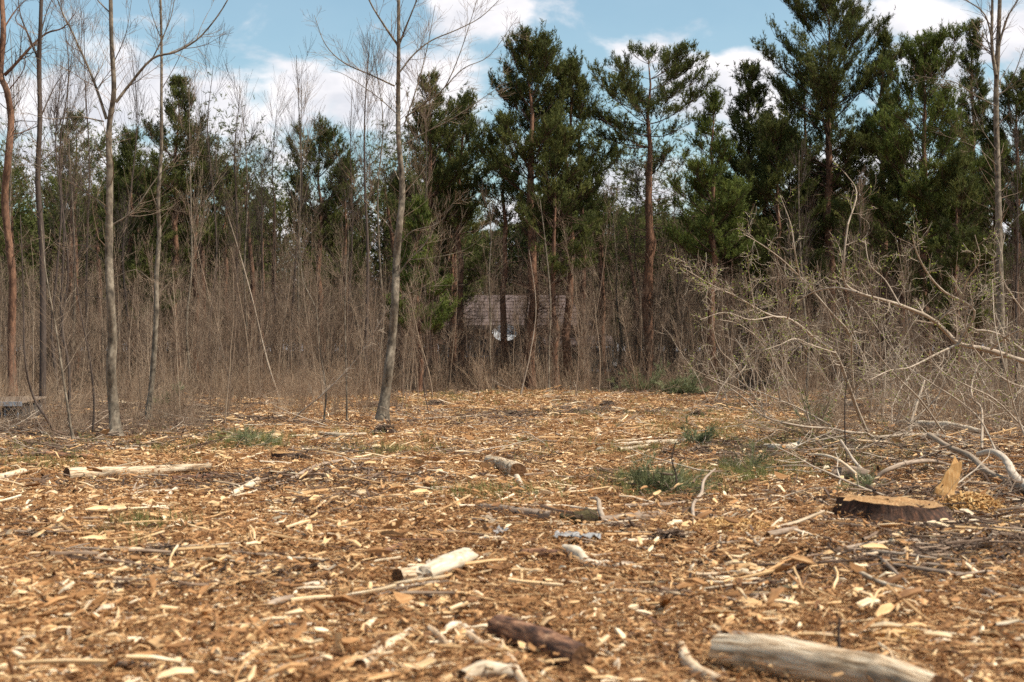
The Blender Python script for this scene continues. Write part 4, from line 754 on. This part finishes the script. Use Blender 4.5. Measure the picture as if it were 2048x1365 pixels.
# ------------------------------------------------------------------ felled pale branches at the right
def leaves(tips, rs, nper=3, sz=.026, spread=.05):
    V = []; 
    for p, d in tips:
        for _ in range(nper):
            c = p-d*rs.uniform(0, .16)+rs.normal(0, spread*.35, 3); a = unit(rs.normal(0, 1, 3)+d); b_ = unit(np.cross(a, rs.normal(0, 1, 3))); l_ = sz*rs.uniform(.6, 1.5)
            V += [c, c+a*l_*.5+b_*l_*.28, c+a*l_, c+a*l_*.5-b_*l_*.28]
    V = np.array(V); return V, np.arange(len(V)).reshape(-1, 4)
def felled(label, limbs, seed, twm='twig_pale', kf=6.5, leaf=.8, lv=2, name='felled_branch', shade=.6):
    rs = RS(seed); P0 = W(*limbs[0][0][0], limbs[0][1]); P0[2] = near_z(P0); root = empty(name, P0, label, 'branch'); crown = TB(); tips = []
    for pts, Ya, Yb, ra, rb in limbs:
        Q = pline(pts, Ya, Yb, rs, .10); a = knobbly(Q, np.linspace(ra, rb, len(Q)), rs, .15); t = TB(); t.add(Q, a, 7, shade); t.build('limb', M[twm], root)
        LL = np.linalg.norm(np.diff(Q, axis=0), axis=1).sum()
        sprout(crown, rs, Q, a, min(.85, .3+LL*.22), lv, .035, .24, int(3+LL*kf*.58), (.5, 1.25), tips, short=(.35, .95), minr=.0024, tone=shade, t0=.12, k=4, n=7)
    crown.build('twigs', M[twm], root)
    if leaf:
        tips = [t_ for t_ in tips if rs.rand() < leaf*.6]; V, F_ = leaves(tips, rs); t = TB(); t.raw(V, F_, np.repeat(rs.rand(len(V)//4), 4)); t.build('leaves', M['bud'], root, smooth=False)
felled('great felled bough with a smooth thick limb sweeping in from the right edge', [
 ([(2075,735),(2048,723),(1971,699),(1919,688),(1894,666),(1861,637),(1824,620),(1780,604),(1714,585),(1689,563),(1687,523),(1696,450)], 19, 18, .039, .011), ([(1696,450),(1714,385),(1690,345)], 18, 18.4, .011, .004),
 ([(1714,585),(1674,576),(1626,585),(1586,611)], 17.6, 18.6, .016, .006), ([(1919,684),(1949,622),(1890,585),(1857,549),(1835,508),(1824,468)], 18.4, 17.2, .02, .006),
 ([(2048,703),(2000,670),(1952,662),(1919,684)], 18, 18.4, .016, .014), ([(1919,688),(1880,705),(1820,735),(1780,741),(1740,760)], 18.4, 16.8, .016, .005), ([(1982,699),(2018,670),(2060,655)], 18.6, 17.6, .016, .008),
 ([(1880,640),(1920,600),(1935,560),(1960,520),(1950,470)], 18, 17, .012, .004), ([(1800,610),(1770,560),(1740,530),(1730,480)], 17.8, 18.4, .010, .004)], 61, leaf=.9)
felled('felled bough curving up from the ground and reaching far left, hung with fresh leaves', [
 ([(1733,864),(1714,820),(1696,769),(1670,706),(1634,681),(1604,655),(1575,637),(1546,633),(1509,615),(1472,593),(1421,569),(1366,536)], 21.5, 18, .032, .004),
 ([(1707,787),(1703,725),(1700,670),(1663,626),(1612,567),(1568,523),(1524,490),(1487,468)], 21.2, 19, .02, .004), ([(1601,560),(1590,505),(1582,450),(1560,390)], 19.3, 19, .012, .004),
 ([(1575,637),(1585,600),(1600,585)], 18.8, 18.2, .010, .004), ([(1670,706),(1620,690),(1590,678),(1560,690),(1530,700)], 20, 18.5, .012, .004), ([(1509,615),(1500,560),(1495,520)], 18.5, 18.2, .008, .003), ([(1546,633),(1500,640),(1450,625),(1400,640)], 18.4, 17.6, .009, .003)], 62, leaf=.9)
felled('tangled limbs lying low along the ground at the foot of the felled boughs', [
 ([(1952,882),(1897,877),(1861,871),(1806,871),(1751,875),(1733,868),(1692,864),(1659,857),(1604,853),(1531,835),(1494,802),(1458,776),(1410,754)], 21, 20, .036, .005), ([(1663,853),(1604,820),(1553,798),(1494,774)], 21, 21.5, .014, .006),
 ([(1820,865),(1822,845),(1839,791),(1850,760)], 22, 22.5, .034, .014), ([(1822,845),(1870,800),(1895,760)], 22, 22, .016, .006), ([(1963,897),(1963,820),(1945,798),(1945,761),(1967,706)], 18, 19, .018, .008), ([(1890,870),(1840,800),(1790,750),(1750,700),(1730,650)], 20, 18.5, .014, .005), ([(1480,812),(1478,776),(1476,752),(1492,730),(1486,700)], 22, 21.5, .012, .006)], 63, kf=5.5, leaf=.35)
felled('fan of thin branches at the right edge above the hooked root', [([(2060,900),(2030,820),(2010,740),(1990,650),(1985,560)], 17, 17, .014, .005), ([(2050,860),(1990,800),(1930,770),(1880,740),(1840,690)], 17.5, 17, .013, .005), ([(1990,900),(1960,840),(1915,800),(1860,765),(1800,720),(1770,660)], 17, 18, .013, .005), ([(2070,780),(2010,760),(1950,700),(1930,640),(1950,590)], 18, 17, .012, .004), ([(2080,660),(2030,600),(2000,540),(2010,470)], 18, 17.6, .012, .004)], 64, kf=6, leaf=.7)
felled('pale twiggy branches low on the left side of the felled boughs', [([(1494,774),(1470,730),(1440,700),(1425,650),(1430,610)], 21.5, 21, .011, .004), ([(1500,790),(1460,770),(1410,750),(1380,735)], 21, 20.5, .010, .003), ([(1560,800),(1550,740),(1530,690),(1480,650),(1440,640)], 21, 20, .012, .004), ([(1620,850),(1600,780),(1570,720),(1560,660),(1580,600)], 21, 20, .013, .004), ([(1640,850),(1660,790),(1640,740),(1600,700)], 21.5, 20.5, .012, .004), ([(1540,830),(1500,800),(1450,790)], 20.5, 20, .009, .004)], 65, kf=6, leaf=.6)
shr = [(1620,700,30,2.9,'behind the felled boughs, left of the budding tree'),(1750,760,29,3.1,'behind the middle of the felled boughs'),(1860,760,27,2.8,'behind the thick sweeping limb'),(1960,760,29,3.0,'close left of the trunk with red buds'),(1520,780,33,2.4,'at the left end of the felled boughs'),(2040,780,26,2.7,'right of the trunk with red buds'),(1690,760,34,3.6,'tall, behind the curved bough'),(1440,760,36,2.6,'near the cut green boughs'),(1800,800,24,1.9,'low, over the pale log')]
for q, (px, py, Y_, h_, wh) in enumerate(shr):
    rs = RS(900+q); x = (px-1024)*Y_/FOC; b_ = np.array([x, Y_, float(gz(x, Y_))]); root = empty('bare_shrub', b_, 'leafless pale shrub '+wh, 'shrub', 'leafless shrubs around the felled boughs'); t = TB(); tips = []; cr = TB()
    for k_ in range(6):
        a = rs.uniform(0, 6.28); e = rs.uniform(.85, 1.45); P = grow(t, rs, b_+rs.normal(0, .12, 3)*np.array([1, 1, 0]), (math.cos(a)*math.cos(e), math.sin(a)*math.cos(e), math.sin(e)), h_*rs.uniform(.6, 1.1), .013, 0, .0, .14, n=8, k=5, tone=.6)
        sprout(cr, rs, P, np.linspace(.009, .004, 8), h_*.26, 2, .03, .18, 7, (.4, 1.1), tips, short=(.35, .9), minr=.0028, k=3, tone=.55)
    t.build('stems', M['twig_pale'], root); cr.build('twigs', M['twig_pale'], root); tips = [z for z in tips if rs.rand() < .12]; V, F_ = leaves(tips, rs, 3, .025); t = TB(); t.raw(V, F_, .6); t.build('leaves', M['bud'], root, smooth=False)

# ------------------------------------------------------------------ stumps, sods, boughs, grass
def stump(label, px, py, rad, hgt, seed, top='wood_rot', side='stump_bark', tilt=0.):
    rs = RS(seed); c = G(px, py); c[1] += rad; c[2] = near_z(c); root = empty('tree_stump', c, label, 'stump'); LAIN.append((c[0], c[1], rad)); k = 36; a = np.arange(k)*2*math.pi/k
    shp = 1+.16*(vn(np.cos(a)*1.6+seed, np.sin(a)*1.6, 3)-.5)*2+.04*rs.normal(0, 1, k); V = []; C = []
    for f, rr in ((-.3, 1.5), (0, 1.3), (.3, 1.12), (.65, 1.03), (.93, 1.0), (1., .99)):
        rj = rad*rr*(shp+rs.normal(0, .02, k)+(.12*np.sin(a*5+seed) if f < .3 else 0)); z = hgt*f+(np.cos(a)*tilt*hgt*f)+(rs.normal(0, .006, k) if f > .9 else 0)
        V.append(np.stack([c[0]+np.cos(a)*rj, c[1]+np.sin(a)*rj, c[2]+z], 1)); C.append(np.stack([np.cos(a)*rad, np.sin(a)*rad, np.full(k, hgt*f)], 1))
    tb = TB(); tb.raw(np.concatenate(V), [(r*k+q, r*k+(q+1) % k, (r+1)*k+(q+1) % k, (r+1)*k+q) for r in range(5) for q in range(k)], .3, np.concatenate(C)); tb.build('bark', M[side], root)
    rings = [V[-1]]; cc = V[-1].mean(0)
    for f in (.85, .7, .5, .3, .12, .01): rr = cc+(V[-1]-cc)*f; rr[:, 2] += rs.normal(0, .008, k)*(f > .05); rings.append(rr)
    VV = np.concatenate(rings); tb = TB(); tb.raw(VV, [(r*k+q, r*k+(q+1) % k, (r+1)*k+(q+1) % k, (r+1)*k+q) for r in range(6) for q in range(k)], .6, VV); tb.build('cut_face', M[top], root, smooth=False)
    return c
sc_ = stump('big freshly cut stump with an orange sawn top at the right, sawdust heaped beside it', 1800, 1046, .40, .155, 5, tilt=-.14)
stump('small low stump with an orange sawn top left of centre, behind the white twisted branch', 568, 922, .17, .10, 6)
stump('far stump with an orange top left of the felled boughs', 1522, 815, .24, .12, 7)
stump('low far stump at the foot of the thicket, left half', 498, 812, .26, .10, 8)
P = G(1882, 1000); root = empty('wood_slab', P, 'upright splintered slab of fresh orange wood leaning behind the big stump', 'slab'); rs = RS(5); tb = TB(); V = []; s_ = P[1]/FOC
ax = unit(np.array([.5, .12, 1.])); sd = unit(np.cross(ax, (0, 1, 0))); fr = np.cross(sd, ax)
for f in np.linspace(-.1, 1, 8):
    c = P+ax*f*76*s_; wv = (19-7*f)*s_*(1+rs.normal(0, .07)); 
    for q in range(8):
        u_ = (-1, -.4, .3, 1, 1, .3, -.4, -1)[q]; w_ = (-.25, -.32, -.28, -.2, .2, .25, .3, .2)[q]
        V.append(c+sd*u_*wv+fr*w_*wv+(ax*rs.uniform(-8, 20)*s_ if f > .95 else 0))
tb.raw(V, [(r*8+q, r*8+(q+1) % 8, (r+1)*8+(q+1) % 8, (r+1)*8+q) for r in range(7) for q in range(8)]+[(56, 57, 58, 59), (59, 60, 61, 56)][:1], .7); 
tb.raw([V[56], V[57], V[58], V[59], V[60], V[61], V[62], V[63]], [(0, 1, 2, 3), (0, 3, 4, 7), (4, 5, 6, 7)], .7); tb.build('wood', M['wood_fresh'], root, smooth=False)
def pile(name, label, cx_, cy_, rx, ry, n_, L_, mat, seed, hump=.08):
    rs = RS(seed); tb = TB()
    for _ in range(n_):
        p = rs.normal(0, .45, 2); r2 = (p**2).sum(); x = cx_+p[0]*rx; y = cy_+p[1]*ry; l_ = rs.uniform(.3, 1.2)*L_
        shard(rs, l_, l_*rs.uniform(.12, .3), .006, np.array([x, y, float(gz(x, y))+max(0, hump*(1-r2*1.2))+rs.uniform(0, .03)]), rs.rand(), tb, tilt=.35)
    tb.build(name, M[mat], None, off=(0, 0, 0), smooth=False, label=label, kind='stuff')
g = G(1955, 1020); pile('sawdust_and_splinters', 'heap of yellow-orange splinters and sawdust right of the big stump', g[0], g[1]+.15, .30, .38, 1500, .085, 'chips_yellow', 3, .11)
g = G(1890, 1052); pile('sawdust_and_splinters', 'loose yellow sawdust scattered in front of the big stump', g[0], g[1], .75, .5, 1100, .06, 'chips_yellow', 4, .0)
g = G(1450, 1052); pile('sawdust_and_splinters', 'patch of orange sawdust at the edge of the mulch left of the big stump', g[0], g[1], .6, .4, 900, .06, 'chips_yellow', 5, .04)
g = G(1785, 1290); pile('rotten_splinters', 'crumbled yellow rotten wood behind the thickest pale log', g[0], g[1]+.08, .16, .2, 700, .06, 'chips_yellow', 6, .07)
def lump(label, px, py, rx, hz_, seed, mat='moss', name='soil_sod', cat='sod'):
    rs = RS(seed); c = G(px, py); root = empty(name, c, label, cat); V = []; k = 20; s_ = c[1]/FOC; rx = rx*s_
    for f in np.linspace(0, 1, 8):
        for q in range(k):
            a = q*2*math.pi/k; rr = rx*math.cos(f*1.5)*(1+.55*(float(vn(math.cos(a)*2+seed, math.sin(a)*2+f*3, seed))-.5)); V.append((c[0]+math.cos(a)*rr, c[1]+math.sin(a)*rr*.7, c[2]-.03+math.sin(f*1.5)*hz_*(1+.5*(float(vn(a*2, f*4, seed+1))-.5))))
    tb = TB(); tb.raw(V, [(r*k+q, r*k+(q+1) % k, (r+1)*k+(q+1) % k, (r+1)*k+q) for r in range(7) for q in range(k)], .3); tb.build('soil', M[mat], root)
    tb = TB(); 
    for _ in range(260): a = rs.uniform(0, 6.28); f = rs.rand(); strand(rs, rs.uniform(.06, .25), rs.uniform(.003, .006), (c[0]+math.cos(a)*rx*f, c[1]+math.sin(a)*rx*.7*f, c[2]+hz_*(1-f*f)*.9), rs.rand(), tb, 3, 5, bend=.5)
    tb.build('roots', M['chips_dark'], root)
for q, (px, py, rx, hh, lb) in enumerate([(1215,815,24,.16,'dark overturned sod near the far end of the clearing'),(1028,835,24,.14,'dark sod of soil and roots behind the middle log'),(1400,912,34,.12,'brown root-filled sod left of the hooked white limb'),(1395,832,22,.12,'small sod of brown roots left of the far orange stump'),(770,868,36,.16,'root mound at the foot of the slender leaning tree'),
    (870,812,30,.14,'dark mound among sticks right of the slender leaning tree'),(600,925,30,.10,'dark soil beside the small low orange stump'),(400,818,26,.12,'dark far sod behind the tall forked tree'),(1340,1085,34,.07,'dark hollow-edged sod right of the bent white branch'),(330,1110,26,.05,'small dark sod in the left foreground mulch'),(60,1080,28,.05,'small brown sod near the left edge'),(1340,915,18,.10,'small sod next to the dead upright stem')]):
    lump(lb, px, py, rx*.72, hh*.9, 30+q, 'stump_bark')
def bough(label, px, py, wpx, hgt, n_, seed, mat='needles_cut', sz=.08):
    rs = RS(seed); c = G(px, py); root = empty('pine_bough', c, label, 'bough'); tb = TB(); sp = []; sd = []; R_ = wpx/2*c[1]/FOC
    for _ in range(n_):
        a = rs.uniform(0, 6.28); e = rs.uniform(.0, 1.0)**1.5; d = np.array([math.cos(a)*math.cos(e), math.sin(a)*math.cos(e)*.6, math.sin(e)]); l_ = R_*rs.uniform(.5, 1.1)*(1 if e < .5 else hgt/R_*1.3)
        P = grow(tb, rs, c+np.array([rs.normal(0, R_*.3), rs.normal(0, .08), .02]), d, l_, .008, 0, .05, .14, k=4, n=6)
        P = np.array(P)
        for f in rs.rand(int(5+l_*11)): x = f*5; q = min(int(x), 4); p = P[q]+(P[q+1]-P[q])*(x-q); sp.append(p+rs.normal(0, .03, 3)); sd.append(unit(P[q+1]-P[q])+rs.normal(0, .45, 3)+np.array([0, 0, .3]))
    tb.build('stem', M['bark'], root); V, F_, T = needle_tufts(sp, sd, rs, n=16, ln=sz, axis_l=sz*1.5, wd=.006 if c[1] < 20 else .014); tb = TB(); tb.raw(V, F_, T); tb.build('needles', M[mat], root, smooth=False)
bough('silvery green cut pine bough at the thicket foot, left of its pair', 1285, 785, 90, .75, 26, 1, sz=.12)
bough('cut pine bough lying right of the silvery green one at the foot of the thicket', 1360, 790, 95, .5, 26, 2, sz=.12)
bough('grey-green cut pine bough lying behind the forked dry stick', 1325, 990, 130, .22, 30, 3)
bough('small yellow-green pine sprig right of the level pale log', 1392, 888, 36, .25, 10, 4)
bough('sparse green sprig among sticks left of the arching branches', 1505, 948, 70, .22, 9, 5)
bough('small green sprig beneath the arching branches', 1722, 985, 34, .10, 7, 6)
bough('dark green sprig in the shade of the felled boughs', 1625, 850, 60, .45, 12, 7)
bough('low green sprig left of the small low orange stump', 500, 893, 70, .14, 12, 8)
bough('green young sprig at the foot of the thin straight tree behind the forked one', 330, 812, 50, .5, 9, 9)
def blades(seed):
    rs = RS(seed); V = []
    for _ in range(26):
        b_ = rs.normal(0, .05, 2); a = rs.uniform(0, 6.28); h_ = rs.uniform(.05, .16); o = np.array([math.cos(a), math.sin(a), 0])*h_*rs.uniform(.2, .8); w_ = np.array([-math.sin(a), math.cos(a), 0])*.003; B = np.array([*b_, -.01]); V += [B-w_, B+w_, B+o+np.array([0, 0, h_])]
    tb = TB(); tb.raw(V, np.arange(len(V)).reshape(-1, 3), np.repeat(rs.rand(26), 3)); return tb.mesh('blades', smooth=False)
GB = [blades(q) for q in range(5)]; rs = RS(12); pts = []
for px, py, sx, sy_, n_ in ((500,885,40,5,120),(1300,975,70,12,90),(1500,950,70,14,100),(430,885,200,14,120),(1180,900,120,12,60),(950,795,220,12,260),(1500,860,120,18,140),(1000,990,60,8,30),(290,1060,40,14,22),(820,905,60,6,30),(1640,900,120,30,120),(1350,835,200,14,120),(1080,780,160,5,160),(80,925,80,8,40)):
    for _ in range(n_): g = (px+rs.normal(0, sx), max(775, py+rs.normal(0, sy_))); pts.append(G(*g)-np.array([0, 0, .0]))
pts = np.array(pts); n = len(pts)
scatter('grass', pts, np.stack([0*pts[:, 0], 0*pts[:, 0], rs.uniform(0, 6.28, n)], 1), rs.uniform(.6, 1.3, n), GB, M['grass'], 'thin tufts of green and yellowish grass coming up through the litter')
# crumpled grey-white scraps
for q, (px, py, rx, lb) in enumerate(((1132,1080,22,'crumpled grey-white scrap of plastic above the bent white branch'), (1172,1082,28,'longer crumpled grey-white scrap beside the first above the bent white branch'), (1000,1072,14,'small white crumpled scrap behind the torn white slab'))):
    rs = RS(q+3); c = G(px, py); s_ = c[1]/FOC; nx_ = 9; V = []
    for i_ in range(nx_):
        for j_ in range(6): x = (i_/(nx_-1)-.5)*2*rx*s_; y = (j_/5-.5)*rx*s_; V.append((c[0]+x+rs.normal(0, .006), c[1]+y*1.4+rs.normal(0, .008), c[2]+.02+abs(rs.normal(0, .018))+.02*(1-abs(j_/5-.5)*2)))
    tb = TB(); tb.raw(V, [(a*6+b_, a*6+b_+1, a*6+7+b_, a*6+6+b_) for a in range(nx_-1) for b_ in range(5)], rs.rand()); tb.build('plastic_scrap', M['bag'], None, off=(0, 0, 0), label=lb, cat='scrap')

# ------------------------------------------------------------------ litter of the clearing
mulch = [clump(100+q, 80, 3, 170, cream=.2) for q in range(9)]
lay('wood_chip_litter', 15000, 4.2, 46, 1, mulch, M['chips'], 'mulch of orange and cream wood chips and bark shreds covering the clearing', lambda z, r: r > z*.93, pw=1.25)
mulch2 = [clump(150+q, 26, 6, 30, .4, .6, 1.5) for q in range(6)]
lay('pale_chip_litter', 3000, 4.2, 40, 2, mulch2, M['chips'], 'larger pale splinters strewn over the mulch of the clearing', lambda z, r: r > .25+z*.7, pw=1.1, lift=.006, pad=.12)
def coarse(seed):
    rs = RS(seed); tb = TB()
    for _ in range(12):
        p = rs.normal(0, .3, 2); L_ = rs.uniform(.05, .17); tone = rs.uniform(.7, 1) if rs.rand() < .45 else rs.uniform(.15, .7)
        shard(rs, L_, L_*rs.uniform(.13, .4), rs.uniform(.006, .02), np.array([*p, rs.uniform(.012, .035)]), tone, tb, tilt=.2)
    for _ in range(4):
        p = rs.normal(0, .3, 2); strand(rs, rs.uniform(.12, .42), rs.uniform(.005, .012), (*p, rs.uniform(.014, .03)), rs.uniform(.55, 1), tb, 5, 5, bend=.12)
    return tb.mesh('coarse_clump', smooth=False)
lay('coarse_wood_debris', 3600, 4.2, 44, 6, [coarse(170+q) for q in range(9)], M['chips'], 'coarse broken wood, bark slabs and splinters strewn over the clearing', lambda z, r: r > z*.6, sc=(.6, 1.25), pw=1.15, lift=.004, pad=.24)
darkl = [clump(200+q, 30, 12, 130, .4, .06, .9) for q in range(6)]
lay('twig_and_leaf_litter', 14000, 7, 62, 3, darkl, M['chips_dark'], 'dark litter of twigs, needles and old leaves on the forest floor', lambda z, r: r < z, sc=(.9, 1.7), pw=.75)

# ------------------------------------------------------------------ countable sticks and chips: the ones that show largest
def stick_mesh(seed):
    rs = RS(seed); tb = TB(); L_ = rs.uniform(.35, .8); n_ = 8; a = 0; P = [np.array([-L_/2, 0, .012])]
    for q in range(n_-1): a += rs.normal(0, .17); P.append(P[-1]+np.array([math.cos(a), math.sin(a), rs.normal(0, .06)])*L_/(n_-1))
    P = np.array(P); P[:, 2] = np.clip(P[:, 2], .006, .05); r_ = rs.uniform(.007, .016); R_ = r_*np.linspace(1.1, .6, n_)*(1+rs.normal(0, .1, n_)); tb.add(P, R_, 6, rs.uniform(.45, 1))
    if rs.rand() < .5: q = rs.randint(2, 6); tb.add([P[q], P[q]+np.array([.05, .07, .02]), P[q]+np.array([.09, .12, .03])], [r_*.6, r_*.5, r_*.3], 5, .8)
    tb.add([P[0]-[.001, 0, 0], P[0]], [.0005, R_[0]], 6, .95); tb.add([P[-1], P[-1]+[.001, 0, 0]], [R_[-1], .0005], 6, .95)
    return tb.mesh('stick')
ST = [stick_mesh(q) for q in range(22)]
for q, s_ in enumerate(ST): s_.materials.append(M[['wood', 'wood_grey', 'wood', 'twig_pale', 'wood_white', 'wood_bark'][q % 6]])
rs = RS(21)
for q in range(300):
    py = 800+560*rs.rand()**1.25; px = rs.uniform(-20, 2068); g = G(px, py)
    if not clear(g[:1], g[1:2], .05)[0]: continue
    o = bpy.data.objects.new('broken_stick', ST[rs.randint(len(ST))]); COL.objects.link(o); o.location = g; a = rs.normal(0, .7); o.rotation_euler = (rs.normal(0, .1), rs.normal(0, .05), a+(3.14 if rs.rand() < .5 else 0)); k_ = rs.uniform(.45, 1.1)*(.6 if g[1] < 8 else 1.0 if g[1] < 16 else 1.3); o.scale = (k_, k_, k_)
    tag(o, 'short broken stick lying loose on the mulch of the clearing', 'stick', 'broken sticks strewn over the clearing')
n = 2800; x, y, rs = field(n, 9, 50, 31, pw=.85)
for q in range(2):
    k = slice(q*n//2, (q+1)*n//2); P = np.stack([x[k], y[k], gz(x[k], y[k])+.012], 1); m_ = len(P)
    for_m = [stick_mesh(50+q*10+z) for z in range(8)]
    scatter('stick_litter', P, np.stack([rs.normal(0, .1, m_), rs.normal(0, .08, m_), rs.normal(0, .8, m_)+3.14*(rs.rand(m_) < .5)], 1), rs.uniform(.35, 1.25, m_), for_m, M[['wood', 'wood_grey'][q]], ['small pale broken sticks lying over the clearing, too many to count', 'small grey-brown sticks lying over the clearing, too many to count'][q])
def fallen(seed):
    rs = RS(seed); tb = TB(); P = grow(tb, rs, (0, 0, .03), (1, 0, .06), rs.uniform(.7, 1.9), .014, 1, -.01, .12, 6, (.4, .9), 5, 8, None, (.25, .5), .0035, tone=rs.uniform(.4, .9), t0=.2)
    return tb.mesh('fallen_branch')
FB = [fallen(q) for q in range(12)]; rs = RS(91); n = 900; Yy = 15+rs.rand(n)**.8*30; xx = (rs.rand(n)*2-1)*(Yy*.38+1)
q = rs.rand(n) < .25; Yy = np.where(q, 12+rs.rand(n)*12, Yy); xx = np.where(q, Yy*(.14+.24*rs.rand(n)), xx); q = clear(xx, Yy, .25); n = int(q.sum())//2*2; xx, Yy = xx[q][:n], Yy[q][:n]
for q, mt in enumerate(('twig_pale', 'wood_grey')):
    k = slice(q*n//2, (q+1)*n//2); m_ = n//2; fb = [FB[z] for z in range(q*6, q*6+6)]
    scatter('fallen_branches', np.stack([xx[k], Yy[k], gz(xx[k], Yy[k])+.01], 1), np.stack([rs.normal(0, .5, m_), rs.normal(0, .06, m_), rs.normal(0, .7, m_)+3.14*(rs.rand(m_) < .5)], 1), rs.uniform(.3, .95, m_), fb, M[mt], ['thin pale fallen branches across the far half of the clearing', 'thin grey-brown fallen branches across the far half of the clearing'][q])
def chip_mesh(seed):
    rs = RS(seed); tb = TB(); L_ = rs.uniform(.06, .15); shard(rs, L_, L_*rs.uniform(.18, .42), rs.uniform(.008, .02), np.array([0, 0, .012]), rs.uniform(.6, 1), tb, yaw=0, tilt=.12); return tb.mesh('wood_chip', smooth=False)
CM = [chip_mesh(q) for q in range(16)]
for q, s_ in enumerate(CM): s_.materials.append(M[['wood', 'chips', 'wood_white', 'chips'][q % 4]])
rs = RS(22)
for q in range(295):
    py = 960+400*rs.rand(); px = rs.uniform(-20, 2068); g = G(px, py, .012)
    if not clear(g[:1], g[1:2], .03)[0]: continue
    o = bpy.data.objects.new('wood_chip', CM[rs.randint(len(CM))]); COL.objects.link(o); o.location = g; o.rotation_euler = (rs.normal(0, .35), rs.normal(0, .35), rs.uniform(0, 6.28)); k_ = rs.uniform(.5, 1.0)*(1 if g[1] > 8 else .8); o.scale = (k_, k_, k_)
    tag(o, 'pale splinter of wood lying on the mulch in the foreground', 'wood chip', 'large pale splinters in the foreground')
